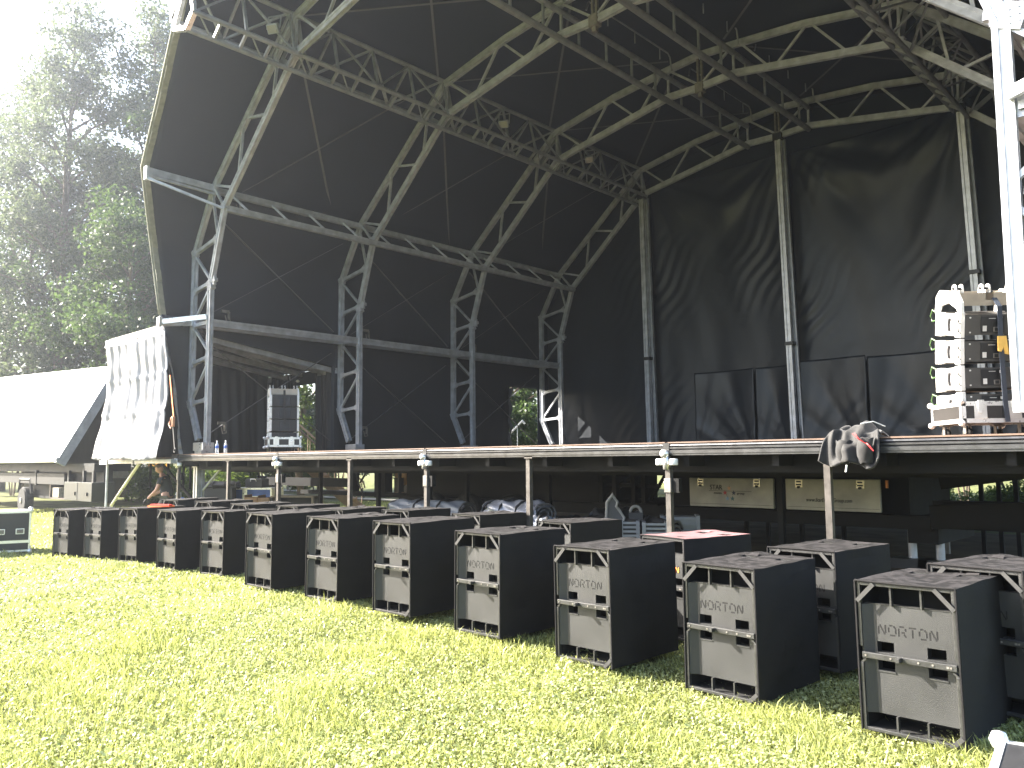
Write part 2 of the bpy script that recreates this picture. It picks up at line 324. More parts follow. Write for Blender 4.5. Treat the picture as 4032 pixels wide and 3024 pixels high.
for (y, x) in ((8.3,-14.8),(15.2,-14.7),(18.9,-14.65)):          # flood lights hung inside the left truss
    t = thing('floodlight', {8.3:'small grey floodlight clamped in the roof truss near the front left arch', 15.2:'small floodlight in the left roof truss before the third arch', 18.9:'small square floodlight in the left roof truss near the rear corner'}[y], 'floodlight', (x,y,10.75), .5, 'floodlights in the left roof truss')
    MB().box((0,0,0), (.26,.12,.2), Matrix.Rotation(.6,3,'X'), 0, .02).obj('housing', ALU_D, t); MB().box((0,-.055,-.038), (.2,.02,.15), Matrix.Rotation(.6,3,'X')).obj('lens', mat('floodlight_glass',(.25,.24,.2),.2), t)
    g = MB(); g.bar((-.15,0,0),(-.15,.05,.3),.03,.02); g.bar((.15,0,0),(.15,.05,.3),.03,.02); g.bar((-.15,.05,.3),(.15,.05,.3),.03,.02); g.obj('yoke', ALU_D, t)
# ------------------------------------------------------------------ lining
def noise(p, s=1.0):
    x, y, z = p; return (math.sin(x*1.3*s+z*.7*s)+math.sin(y*1.1*s-z*1.7*s+1.3)+math.sin((x+y)*2.3*s+z*1.9*s+.5)*.5)/2.5
ROOFP = [(9.5,5.2),(9.5,6.85),(8.62,8.45),(7.2,9.75),(5.75,10.98),(4.9,11.52),(2.7,11.86),(0,12.06)]
def fy(z):   # front edge of the lining leans forward above the wall
    return float(np.interp(z, [1.8,3.5,5.2,6.85,8.45,9.75,10.98,11.52,12.1], [8.75,8.54,8.12,7.86,7.23,7.0,6.72,6.54,6.4]))
def lining(prof, name, label, cat, parts, m, n=6, amp=.035):
    pts = []
    for a, b in zip(prof[:-1], prof[1:]):
        for k in range(n): pts.append((a[0]+(b[0]-a[0])*k/n, a[1]+(b[1]-a[1])*k/n))
    pts.append(prof[-1]); G = []
    for (x, z) in pts:
        y0 = fy(z); row = []
        for j in range(61):
            t = j/60; y = y0+(23.06-y0)*t; w = amp*noise((x,y*.8,z))*min(1,j/8); sag = -.03*math.sin(math.pi*(((y-8.87)/4.37)%1))
            nx, nz = (1,0) if z < 6.9 else (.6,.8); sg = 1 if x > 0 else -1
            row.append((XC+x+(w+sag)*nx*sg, y, z+(w+sag)*nz))
        G.append(row)
    g = MB(); g.grid(G); o = g.obj(name, m, None, True)
    sm = o.modifiers.new('thick', 'SOLIDIFY'); sm.thickness = .012; sm.offset = 0
    tag(o, label, cat); return o, pts
full = [(-x,z) for x, z in ROOFP]+[(x,z) for x, z in ROOFP[::-1][1:]]
roof, rp = lining(full, 'roof_canopy', 'black pvc roof lining stretched over the arched trusses', 'canopy', None, MEMB)
g = MB()                                       # khaki keder hem along the front edge
for x0, z0 in [0]*0: pass
for (a, b) in zip(rp[:-1], rp[1:]):
    na = .0; pa = Vector((XC+a[0], fy(a[1])-.02, a[1])); pb = Vector((XC+b[0], fy(b[1])-.02, b[1]))
    g.add([pa+Vector((0,0,0)), pb, pb+Vector((0,.13,0)), pa+Vector((0,.13,0))], [(0,1,2,3)])
for v in range(len(g.v)):
    p = Vector(g.v[v]); c = Vector((XC,p.y,6)); q = (p-c); q *= (1-.04/q.length); g.v[v] = tuple(c+q)
o = g.obj('front_hem', HEM, roof); sm = o.modifiers.new('t','SOLIDIFY'); sm.thickness = .02
g = MB(); g.tube([(XC+a[0]*1.004, fy(a[1])-.02, a[1]+.02) for a in rp], .035, 8); g.obj('edge_tube', HEM, roof, True)
def side_wall(sg, label, holes):
    """flat wall panel grid with rectangular openings (y0,y1,z0,z1)"""
    ys = sorted(set([8.8+.35*k for k in range(40)]+[22.7,22.95]+[h for q in holes for h in q[:2]])); zs = sorted(set([1.62+.3*k for k in range(12)]+[5.22]+[h for q in holes for h in q[2:]]))
    g = MB(); x = XC+sg*9.5; idx = {}
    def vid(y, z):
        if (y,z) not in idx:
            w = .03*noise((x,y,z*1.5))+.02*math.sin(y*5+z)
            yy = y if y > 8.81 else fy(z); idx[(y,z)] = len(g.v); g.v.append((x+w*sg, yy, z))
        return idx[(y,z)]
    for y0, y1 in zip(ys[:-1], ys[1:]):
        for z0, z1 in zip(zs[:-1], zs[1:]):
            cy, cz = (y0+y1)/2, (z0+z1)/2
            if any(q[0] < cy < q[1] and q[2] < cz < q[3] for q in holes): continue
            g.f.append((vid(y0,z0),vid(y1,z0),vid(y1,z1),vid(y0,z1))); g.m.append(0)
    o = g.obj('side_wall_lining', MEMB, None, True); sm = o.modifiers.new('t','SOLIDIFY'); sm.thickness = .012; tag(o, label, 'tarpaulin')
    h = MB()
    for k in range(14):
        z0, z1 = 1.7+.25*k, 1.7+.25*(k+1); e0, e1 = .05+.03*math.sin(k*1.3), .05+.03*math.sin(k*1.3+1.3); w0, w1 = .2-.006*k, .2-.006*(k+1)
        h.add([(x+sg*.02,fy(z0)-e0,z0),(x+sg*.02,fy(z1)-e1,z1),(x+sg*.05,fy(z1)-e1+w1,z1),(x+sg*.05,fy(z0)-e0+w0,z0)], [(0,1,2,3)])
    q = h.obj('front_hem', mat('grey_tarp_hem',(.3,.3,.31),.5,0,.2,6), o, True); q.modifiers.new('t','SOLIDIFY').thickness = .02; return o
side_wall(-1, 'black lining wall on the left side of the stage with a doorway at the rear', [(9.25,13.0,1.6,4.92),(20.35,21.85,1.6,4.2)])
side_wall(1, 'black lining wall on the right side of the stage', [])
fl = MB()                                      # ragged flap in the rear left doorway
fl.grid([[(-19.5+.05*math.sin(j*2+i), 20.3+.14*i/4+.04*math.sin(j*1.7), 1.85+2.3*j/12) for i in range(5)] for j in range(13)])
tag(fl.obj('door_flap', mat('grey_tarp',(.10,.11,.13),.5,0,.2), None, True), 'grey tarpaulin flap rolled at the edge of the rear left doorway', 'tarpaulin')
def back_drape(x0, x1, z0, z1, name, label, y=22.35, amp=1.0, seed=0, top=True):
    n, m = int((x1-x0)/.045), int((z1-z0)/.06); G = []
    rs = random.Random(seed); ph = [rs.uniform(0,6.28) for _ in range(8)]
    for i in range(m+1):
        z = z0+(z1-z0)*i/m; row = []; v = (z-z0)/(z1-z0)
        for j in range(n+1):
            u = j/n; x = x0+(x1-x0)*u; d = 0
            for cx in (0.0,1.0):              # folds fanning out of the fixed corners
                dx, dzt = abs(u-cx)*(x1-x0), ((z1-z) if top else (z-z0))
                ang = math.atan2(dx+.02, dzt+.3); r = math.hypot(dx, dzt); k = math.exp(-((r-2.2)/2.0)**2)
                d += .016*k*math.sin(ang*14+ph[0]+cx*2+.6*math.sin(ang*7+ph[1]))+.004*math.exp(-((r-1.5)/1.6)**2)*math.sin(ang*31+ph[3]+cx+.5*math.sin(r*3))
            sw = 4*u*(1-u); vs = (z1-z)/1.3-.15-.75*sw
            if top: d += .07*math.exp(-(vs/.38)**2)*(.3+sw)
            d += (.010 if top else .005)*math.sin(x*3.6+.9*math.sin(z*.7+ph[2])+ph[3])+.003*math.sin(x*7+z*1.2+1.2*math.sin(z*1.1+ph[4]))
            mk = (1/(1+math.exp(-(abs(u-.45)-.22)*16)))*(1 if top else .0); d += .010*mk*math.sin((z*1.0-x*1.5)*9+1.6*math.sin(z*2.3+x*1.4+ph[5]))*(.5+.5*math.sin(z*1.3+ph[6]))
            row.append((x, y-d*amp+.12*math.sin(u*math.pi), z))
        G.append(row)
    g = MB(); g.grid(G); o = g.obj(name, DRAPE, None, True); o.modifiers.new('t','SOLIDIFY').thickness = .006
    return tag(o, label, 'curtain', 'black drapes across the back of the stage')
back_drape(-19.5,-14.85,1.75,10.9,'back_curtain','narrow black drape in the back left corner of the stage',22.45,1,1)
back_drape(-14.82,-10.05,1.75,10.75,'back_curtain','wrinkled black drape hung left of the middle rear post',22.5,1.3,2)
back_drape(-10.02,-5.25,1.75,10.75,'back_curtain','wrinkled black drape with a swag under the roof, right of the middle rear post',22.7,1.5,3)
back_drape(-5.22,-.5,1.75,10.9,'back_curtain','black drape behind the rear right post',22.75,1,4)
back_drape(-13.2,-11.2,1.75,4.3,'curtain_skirt','low black skirt drape pinned to the left half of the back wall',22.2,1.0,5,False)
back_drape(-11.15,-10.1,1.75,4.3,'curtain_skirt','short low drape just left of the middle rear post',22.22,1.0,6,False)
back_drape(-9.9,-8.0,1.75,4.4,'curtain_skirt','low black drape just right of the middle rear post',22.35,1.0,7,False)
back_drape(-7.95,-5.6,1.75,4.35,'curtain_skirt','low black drape behind the loudspeaker dolly on the right',22.38,1.0,8,False)

gp = MB(); gp.poly([(XC+x,23.0,z+(.12 if z > 6 else 0)) for x,z in [(-9.5,1.6)]+full+[(9.5,1.6)]],(0,1,0),.02); tag(gp.obj('back_gable', MEMB), 'black lining sheet closing the rear end of the stage behind the drapes', 'tarpaulin')
# ------------------------------------------------------------------ stage platform
plat = thing('stage_platform', 'long raised stage deck with bright metal edge rail standing on square legs', 'stage platform', (0,0,0))
DX0, DX1 = -19.39, -.6
MB().bb(DX0+.1, DX1, DY+.07, 22.6, DZ-.07, DZ-.004).obj('deck', WOOD, plat)
joints = [-19.04,-14.5,-9.96,-5.42]; mids = [-16.6,-12.08,-7.74,-3.47]
RAILM = mat('worn_bright_rail', (.075,.075,.077), .34, .6, .2, 9, .1, 24)
ends = [DX0]+joints[1:]+[DX1]
for a, b in zip(ends[:-1], ends[1:]):
    g = MB(); sec = [(-.05,-.075),(.03,-.075),(.03,.075),(-.02,.075),(-.045,.06),(-.05,.04),(-.03,.03),(-.05,.015),(-.05,-.005),(-.03,-.015),(-.05,-.03)]
    g.add([(a+.02 if i==0 else b-.02, DY+.04+x, DZ-.066+y*.8) for i in (0,1) for x,y in sec], [(j,(j+1)%11,11+(j+1)%11,11+j) for j in range(11)]+[tuple(range(11)),tuple(range(11,22))[::-1]])
    g.bb(a+.03,b-.03,DY+.0,DY+.12,DZ-.15,DZ-.128); g.obj('edge_rail', RAILM, plat)
    MB().bb(a+.02,b-.02,DY-.004,DY+.09,DZ-.004,DZ+.012).obj('deck_edge_strip', WOOD, plat)
g = MB()
for x in np.arange(DX0+.5, DX1, 1.14): g.bb(x-.04,x+.04,DY+.1,12.0,DZ-.28,DZ-.07)
for y in (9.6,10.8): g.bb(DX0+.1,DX1,y-.05,y+.05,DZ-.42,DZ-.28)
g.bb(DX0+.1,DX1,DY+.45,DY+.5,DZ-.36,DZ-.07)
g.obj('joist_set', DARKSTEEL, plat)
LEGM = mat('weathered_leg', (.078,.07,.063), .5, .2, .35, 9, .1, 40)
for i, x in enumerate(joints):
    z0 = gzf(x, 8.5)-.05
    g = MB(); g.bb(x-.034,x+.034,DY+.01,DY+.078,z0,DZ-.3); g.bb(x-.08,x+.08,DY-.04,DY+.13,z0,z0+.05); lg = g.obj('leg', LEGM, plat)
    g = MB(); g.bb(x-.046,x+.046,DY-.004,DY+.09,1.2,1.37,0,.006); MB().bb(x+.05,x+.14,DY+.03,DY+.11,1.2,1.37).obj('side_bracket', DARKSTEEL, lg); g.cyl((x-.055,DY+.03,1.32),(1,0,0),.012,.03); g.obj('leg_collar', GALV, lg)
    g = MB(); g.cyl((x-.005,DY-.02,DZ-.13),(0,1,0),.05,.1,20); g.bb(x-.03,x+.03,DY-.04,DY+.05,DZ-.32,DZ-.13); g.obj('hook_clamp', ALU_B, lg, True)
    for s in (-1,1):
        g = MB(); g.lathe([(.012,-.04),(.046,-.04),(.054,-.03),(.054,.03),(.046,.04),(.012,.04)], (x+s*.095,DY+.0,DZ-.23), 18, 0, Matrix.Rotation(0,3,'X')); g.obj('roller', WHITE, lg, True)
    MB().bb(x-.045,x+.045,DY-.015,DY+.05,DZ-.16,DZ+.0).obj('joint_cover', BLACK, lg)
for x in mids:
    z0 = gzf(x, 8.6)-.05; g = MB(); g.bb(x-.034,x+.034,DY+.02,DY+.088,z0,DZ-.17); g.bb(x-.05,x+.1,DY+.0,DY+.12,DZ-.17,DZ-.135); g.bb(x-.08,x+.08,DY-.02,DY+.13,z0,z0+.05); g.obj('leg', LEGM, plat)
for x, y in ((-18.75,10.9),(-14.6,11.0),(-11.95,11.2),(-9.75,11.2),(-8.1,11.0),(-5.2,11.0),(-4.11,14.75),(-16.6,10.8),(-13.2,11.3)):
    MB().bb(x-.04,x+.04,y-.04,y+.04,-.05,DZ-.1).obj('leg', DARKSTEEL if x < -5 else GALV, plat)
# tower posts that carry the front arch
for x in (-19.02,): 
    g = MB(); g.sweep([(x,8.95,-.05),(x,8.95,1.76)], chord_sec(.1), (0,1,0)); g.bb(x-.12,x+.12,8.82,9.1,1.5,1.62); g.obj('tower_leg', ALU, plat)
    g = MB(); g.tube([(x+.12,9.0,.95),(x+.75,9.2,1.55)],.03,8); g.obj('tower_brace', ALU, plat)
# ------------------------------------------------------------------ lean-to wing on the left
wing = thing('side_wing', 'lean-to side wing left of the stage with sloping dark ceiling and metal rafters', 'stage wing', (-21.5,10.6,0))
def wrel(o): o.parent = wing; o.location = (21.5,-10.6,0); return o
WX0, WX1 = -23.35, -19.52
cz = lambda y: 4.9-(y-8.3)*.14
g = MB(); g.add([(WX0,8.3,cz(8.3)+.1),(WX1,8.3,cz(8.3)+.1),(WX1,13.15,cz(13.15)+.1),(WX0,13.15,cz(13.15)+.1)],[(0,1,2,3)]); o = wrel(g.obj('ceiling_panel', mat('dark_ceiling_panel',(.045,.042,.04),.6,.1,.3,1.2))); o.modifiers.new('t','SOLIDIFY').thickness = .05
for x in (-19.62,-20.15,-21.2,-22.3,-23.6): wrel(MB().bar((x,8.3,cz(8.3)),(x,13.1,cz(13.1)),.08,.14).obj('rafter', ALU))
for a, b in (((-19.65,8.9),(-21.0,12.9)),((-21.0,8.6),(-22.2,13))): wrel(MB().bar((a[0],a[1],cz(a[1])-.06),(b[0],b[1],cz(b[1])-.06),.05,.05).obj('diagonal_brace', ALU))
wrel(MB().bar((WX0,13.15,cz(13.15)),(WX1,13.15,cz(13.15)),.1,.16).obj('rear_beam', ALU)); wrel(MB().bar((WX0,8.25,cz(8.25)),(WX1,8.25,cz(8.25)),.1,.16).obj('front_beam', ALU))
wrel(MB().bb(WX0,WX1-.02,8.35,13.2,1.66,1.75).obj('wing_deck', WOOD)); 
g = MB(); g.bb(WX0-.1,-22.9,8.2,8.35,1.58,1.74); g.bb(-23.2,-21.2,8.22,8.34,1.6,1.7); g.bb(-21.1,-18.95,8.22,8.34,1.6,1.7); wrel(g.obj('wing_edge', ALU))
for x in (-22.6-.8,-22.0,-20.9,-20.0,-19.6): wrel(MB().tube([(x,8.4 if x < -22.9 else 9.0,-.05 if x < -22.9 else .95),(x,8.4 if x < -22.9 else 9.0,1.62)],.035,8).obj('wing_leg', ALU if x < -22.9 else DARKSTEEL))
wrel(MB().tube([(-23.3,8.5,.45),(-21.5,8.5,1.6)],.04,8).obj('wing_brace', ALU_B)); wrel(MB().tube([(-20.6,8.7,1.6),(-18.9,8.9,.55)],.04,8).obj('wing_brace', DARKSTEEL))
for nm, (xa,ya,xb,yb,z1), s in (('side_drape',(WX0+.1,8.4,WX0+.1,13.1,4.55),1),('rear_drape',(WX0+.1,13.1,-21.55,13.1,4.3),2),('rear_drape',(-20.48,13.1,WX1+.02,13.1,4.3),3)):
    L = math.hypot(xb-xa,yb-ya); n = int(L/.05); G = []
    for i in range(26):
        z = 1.75+(z1-1.75)*i/25; row = []
        for j in range(n+1):
            t = j/n; s0 = t*L; dd = .07*math.sin(s0*8+1.3*math.sin(s0*2.3+s))*(1-.5*i/25)+.03*math.sin(s0*21+z)
            nx, ny = -(yb-ya)/L, (xb-xa)/L; row.append((xa+(xb-xa)*t+nx*dd, ya+(yb-ya)*t+ny*dd, z))
        G.append(row)
    gg = MB(); gg.grid(G); q = wrel(gg.obj(nm, DRAPE, None, True)); q.modifiers.new('t','SOLIDIFY').thickness = .008
wrel(MB().poly([(-19.5,9.2,4.83),(-19.5,13.05,4.32),(-19.5,13.05,4.98),(-19.5,9.2,4.98)],(1,0,0),.015).obj('infill_panel', MEMB))
wrel(MB().bb(-21.6,-20.4,13.08,13.14,3.92,4.3).obj('door_lintel', DRAPE))
wrel(MB().lathe([(.03,0),(.06,.02),(.05,.06),(.02,.08)],(-21.3,13.0,4.0),10).obj('bulkhead_lamp', WHITE))
# silver sheet hung over the wing front
SILV = mat('silver_tarpaulin', (.24,.24,.26), .42, .05, .14, 3, .2, 9, spec=.5)
G = []
for i in range(41):
    v = i/40; row = []
    for j in range(90):
        u = j/89; xl = -23.0-.06*v+.1*math.sin(v*3.1); xr = -19.22+.5*v-.32*v*v
        x = xl+(xr-xl)*u; z = 4.82-.02*u-.05*math.sin(u*math.pi)-v*(3.08+.03*math.sin(u*9))
        q = u*46+.9*math.sin(v*1.7+u*7)-.6*v*v; w = .065*(abs(math.sin(q*.5))**.7-.5)*(.3+.7*min(1,v*3))*(1.1-.45*v)+.05*math.sin(u*14+v*2+1)*v+.02*math.sin(u*97+v*3)*(1-.4*v)+.012*math.sin(v*24+3*math.sin(u*6))+.03*math.exp(-((v-.33)/.012)**2)+.03*math.exp(-((v-.62)/.012)**2)
        row.append((x, 8.1-.25*v*v+.1*math.sin(v*3.14)-w, z))
    G.append(row)
g = MB(); g.grid(G); o = g.obj('silver_sheet', SILV, None, True); o.modifiers.new('t','SOLIDIFY').thickness = .008
tag(o, 'wrinkled silver tarpaulin hanging over the front of the left wing', 'tarpaulin')
# orange ratchet strap beside the silver sheet
t = thing('ratchet_strap', 'orange ratchet strap running down beside the silver tarpaulin', 'strap', (-18.7,8.0,1.9))
g = MB(); g.bar((0.05,0,1.75),(.22,.05,.75),.05,.012,(0,1,0)); g.obj('webbing', ORANGE, t)
g = MB(); g.box((.23,.03,.66),(.07,.06,.24)); g.tube([(.2,0,.75),(.16,-.03,.6),(.26,-.03,.5)],.02,6); g.obj('ratchet', mat('orange_buckle',(.6,.3,.18),.5), t)
g = MB(); g.bar((.24,.03,.55),(.32,.05,.02),.05,.012,(0,1,0)); g.tube([(.32+.05*math.cos(a*.7),.05,.0+.05*math.sin(a*.7)) for a in range(10)],.012,6); g.obj('tail', STRAPK, t)
# ------------------------------------------------------------------ stage trailer under the deck
tr = thing('stage_trailer', 'dark low trailer under the stage deck with grey locker boxes and small wheels', 'trailer', (-9,13,0))
def trel(o, p=None): 
    o.parent = p or tr
    if p is None: o.location = (9,-13,0)
    return o
g = MB(); g.bb(-15.2,-3.55,12.05,12.3,.60,.79); g.bb(-15.2,-3.55,14.3,14.5,.60,.8)
g.bb(-15.2,-9.45,12.3,14.3,.65,1.72); g.bb(-8.0,-3.9,12.35,14.3,.68,1.72); g.bb(-9.45,-8.0,12.1,14.4,1.32,1.72); g.bb(-9.45,-8.0,12.1,14.4,.6,.82)
for x in (-9.25,-8.95,-8.52,-8.3): g.bb(x-.04,x+.04,12.1,12.2,.8,1.35)
g.bb(-9.45,-8.0,12.15,12.22,1.1,1.17); g.bar((-9.4,12.3,.82),(-8.6,12.3,1.33),.06); g.bar((-8.75,13,.82),(-8.4,13,1.33),.05)
g.bb(-3.55,-2.2,12.2,12.5,.62,1.0); g.bb(-3.9,-3.5,12.2,14,.4,.75); g.bar((-3.5,12.4,1.3),(-.6,12.6,1.75),.12,.3); g.bar((-3.55,12.2,.78),(-.5,12.2,.98),.3,.32)
trel(g.obj('chassis', DARKSTEEL))
BOXM = mat('worn_cream_panel', (.31,.31,.285), .5, .05, .2, 2.5, tint=(.36,.355,.31)); 
INK = mat('black_ink', (.02,.02,.025), .6, 0, 0)
def text(s, size, M, m, name, parent, shear=0.0, ext=.002, align='LEFT', sx=1.0):
    c = bpy.data.curves.new(name, 'FONT'); c.body = s; c.size = size; c.extrude = ext; c.shear = shear; c.align_x = align; c.resolution_u = 3
    o = bpy.data.objects.new(name, c); me = bpy.data.meshes.new_from_object(o); bpy.data.objects.remove(o)
    me.transform(M @ Matrix.Diagonal((sx,1,1,1))); me.materials.clear(); me.materials.append(m); o = bpy.data.objects.new(name, me); COL.objects.link(o); o.parent = parent; return o
FR = Matrix.Rotation(R(90),4,'X')          # text standing up facing -Y
for k, (x0, x1) in enumerate(((-7.29,-5.79),(-5.59,-4.18))):
    b = trel(MB().bb(x0,x1,12.0,12.06,.82,1.29,0,.012).obj('locker', BOXM))
    b['label'] = ('locker with a printed name and five coloured stars', 'locker with a printed web address')[k]
    for x in ((x0+.22),(x1-.27)):
        g = MB(); n = 12
        g.bb(x-.055,x+.055,11.988,12.0,1.16,1.275); g.obj('catch', mat('chrome_catch',(.6,.56,.42),.3,.8) if k==0 and x==x0+.22 else bpy.data.materials['chrome_catch'], b)
        h = MB(); h.bb(x-.035,x+.035,11.978,11.988,1.235,1.26); h.bb(x-.04,x+.04,11.976,11.988,1.19,1.215); h.cyl((x,11.97,1.165),(0,1,0),.02,.03,10); h.obj('catch_handle', BLACK, b)
    g = MB(); g.bb(x0+.02,x1-.02,11.996,12.0,.865,.869); g.obj('seam', INK, b)
    if k == 0:
        xm = -6.58
        text('STAR', .115, Matrix.Translation((xm-.32,11.995,1.1)) @ FR, INK, 'lettering', b, sx=.85)
        text('events', .055, Matrix.Translation((xm-.25,11.995,1.03)) @ FR, INK, 'lettering', b); text('group', .055, Matrix.Translation((xm+.17,11.995,1.03)) @ FR, INK, 'lettering', b)
        MB().bb(xm-.34,xm+.42,11.996,11.9995,1.078,1.083).obj('lettering', INK, b)
        cols = [(.6,.33,.2),(.45,.05,.07),(.03,.04,.09),(.2,.32,.5),(.06,.14,.17)]
        for (dx,z),cc in zip(((.03,1.125),(-.045,1.052),(.11,1.052),(-.005,.96),(.085,.96)), cols):
            pts = [(xm+dx+(.042 if i%2==0 else .017)*math.sin(i*math.pi/5), 11.994, z+(.042 if i%2==0 else .017)*math.cos(i*math.pi/5)) for i in range(10)]
            MB().poly(pts,(0,1,0),.004).obj('star', mat('star_ink',cc,.5,0,0), b)
    else: text('www.StarEventsGroup.com', .085, Matrix.Translation((-5.27,11.995,.95)) @ FR, INK, 'lettering', b, shear=.25, sx=.72)
for x in (-13.84,-12.68,-11.35):
    w = trel(MB().lathe([(.28,-.12),(.4,-.12),(.44,-.08),(.44,.08),(.4,.12),(.28,.12)], (x,11.95,.47), 28, 0, Matrix.Rotation(R(90),3,'X')).obj('wheel', RUBBER))
    g = MB(); g.lathe([(.27,-.02),(.27,.06),(.2,.04),(.12,.02),(.1,.1),(.02,.11)], (x,11.86,.47), 20, 0, Matrix.Rotation(R(90),3,'X')); g.obj('hub', GALV, w)
    g = MB(); [g.cyl((x+.15*math.cos(a*.785),11.8,.47+.15*math.sin(a*.785)),(0,1,0),.018,.05,6) for a in range(8)]; g.obj('wheel_nut', ALU, w)
for x in (-3.97,-3.6): trel(MB().tube([(x,12.6,.15),(x,12.6,.62)],.06,12).obj('jack_leg', ALU)); trel(MB().bb(x-.25,x+.25,12.4,12.8,-.02,.15).obj('jack_pad', BLACK))
for x in (-6.9,-6.5,-6.25,-5.9,-5.2): trel(MB().bb(x-.03,x+.03,13.2,13.26,-.02,.66).obj('stand', DARKSTEEL))
for x in (-3.55,-3.3,-3.06): trel(MB().bb(x-.03,x+.03,14.7,14.76,-.02,1.5).obj('stand', DARKSTEEL))
MK = mat('orange_reflector', (.6,.2,.03), .4); g = MB(); g.bb(-4.1,-4.07,12.0,12.03,1.17,1.28); trel(g.obj('reflector', MK))
# dark boxed section further left with tan equipment panels seen below the deck
eq = thing('power_pack', 'dark equipment bay below the stage with tan panels and chains', 'equipment bay', (-19,13.9,0))
g = MB(); 
for a,b_,c,d_ in ((-22.5,-15.3,1.32,1.75),(-22.5,-15.3,.62,.74),(-18.65,-18.15,.6,1.75),(-17.2,-15.3,.6,1.75),(-19.85,-19.72,.6,1.75),(-24.6,-19.85,.86,1.12)): g.bb(a+19,b_+19,0,.25 if a > -24 else .1,c,d_)
g.obj('frame', DARKSTEEL, eq); TAN = mat('tan_machine_panel', (.42,.25,.11), .5, 0, .25, 5)
g = MB(); g.bb(.9,1.8,.3,.36,.7,1.4); g.obj('panel', TAN, eq); g = MB(); g.bb(1.0,1.3,.2,.3,.75,1.15); g.bb(1.45,1.7,.18,.3,.72,.95); g.bb(1.28,1.33,.1,.2,.6,1.75); g.obj('motor', BLACK, eq)
g = MB(); g.tube([(-.55,.0,1.34),(-.4,-.02,1.0),(-.2,-.02,.75)],.022,6); g.tube([(0,0,1.34),(-.3,-.02,1.0)],.03,6)
for k in range(7): g.tube([(-.28+.03*k+.035*math.cos(a*.9),-.03+(.03*math.sin(a*.9) if k%2 else 0),.98-.06*k+(.05*math.sin(a*.9))) for a in range(8)],.01,5)
g.obj('chain', mat('chain_steel',(.06,.06,.06),.4,.6), eq)
# ------------------------------------------------------------------ subwoofers
PAINT = mat('textured_black_speaker_paint', (.0255,.0262,.0265), .5, 0, .25, 3, .25, 230, spec=.5)
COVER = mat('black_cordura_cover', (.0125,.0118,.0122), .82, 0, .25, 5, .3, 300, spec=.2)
LID = mat('sunlit_cordura_lid', (.029,.0268,.0278), .85, 0, .12, 7, .3, 300, spec=.2)  # lighter copy of the cover cloth, sunlight on the lids put into the colour
PINK = mat('faded_red_cover', (.19,.105,.11), .85, 0, .2, 5, .2, 320, spec=.2)
FRAMEM = mat('worn_speaker_edge', (.03,.0302,.0302), .38, .05, .3, 22, .1, 90, spec=.6)
VELCRO = mat('grey_velcro_tab', (.032,.0315,.031), .75, 0, .25, 30)
INSIDE = mat('dark_cabinet_inside', (.008,.008,.008), .9, 0, 0)
SW, SD, SH = .568, .866, .893
def plate(g, xs, zs, holes, yf, yb):
    xs = sorted(set(xs+[h for q in holes for h in q[:2]])); zs = sorted(set(zs+[h for q in holes for h in q[2:]]))
    inh = lambda x, z: any(q[0] < x < q[1] and q[2] < z < q[3] for q in holes)
    solid = lambda i, k: 0 <= i < len(xs)-1 and 0 <= k < len(zs)-1 and not inh((xs[i]+xs[i+1])/2,(zs[k]+zs[k+1])/2)
    for i in range(len(xs)-1):
        for k in range(len(zs)-1):
            if not solid(i,k): continue
            a, b, c, d = xs[i], xs[i+1], zs[k], zs[k+1]
            fa, fb = yf(a), yf(b)
            g.add([(a,fa,c),(b,fb,c),(b,fb,d),(a,fa,d)],[(0,1,2,3)]); g.add([(a,yb,c),(b,yb,c),(b,yb,d),(a,yb,d)],[(3,2,1,0)])
            for (di,dk,p,q) in ((-1,0,(a,c),(a,d)),(1,0,(b,c),(b,d)),(0,-1,(a,c),(b,c)),(0,1,(a,d),(b,d))):
                if not solid(i+di,k+dk): g.add([(p[0],yf(p[0]),p[1]),(q[0],yf(q[0]),q[1]),(q[0],yb,q[1]),(p[0],yb,p[1])],[(0,1,2,3)])
STROKES = {'N': [((0,0),(0,.82)),((.14,.98),(.78,.04)),((.86,.16),(.86,1))], 'O': [((.0,.3),(.0,.78)),((.1,.98),(.5,.98)),((.62,.96),(.9,.72)),((.9,.7),(.9,.2)),((.8,.02),(.12,.02))],
 'R': [((0,0),(0,.8)),((.08,.98),(.66,.98)),((.86,.86),(.86,.56)),((.76,.42),(.3,.42)),((.62,.3),(.9,0))], 'T': [((-.02,.98),(.9,.98)),((.44,.0),(.44,.82))]}
def letters(x0, x1, zb, h, yf, th, w, name, m, parent):
    g = MB(); n = 6; cw = (x1-x0)/n
    for i, ch in enumerate('NORTON'):
        for (a,b) in STROKES[ch]:
            p = Vector((x0+i*cw+a[0]*cw*.78, yf, zb+a[1]*h)); q = Vector((x0+i*cw+b[0]*cw*.78, yf, zb+b[1]*h)); g.bar(p, q, w, th, (0,1,0))
    return g.obj(name, m, parent)
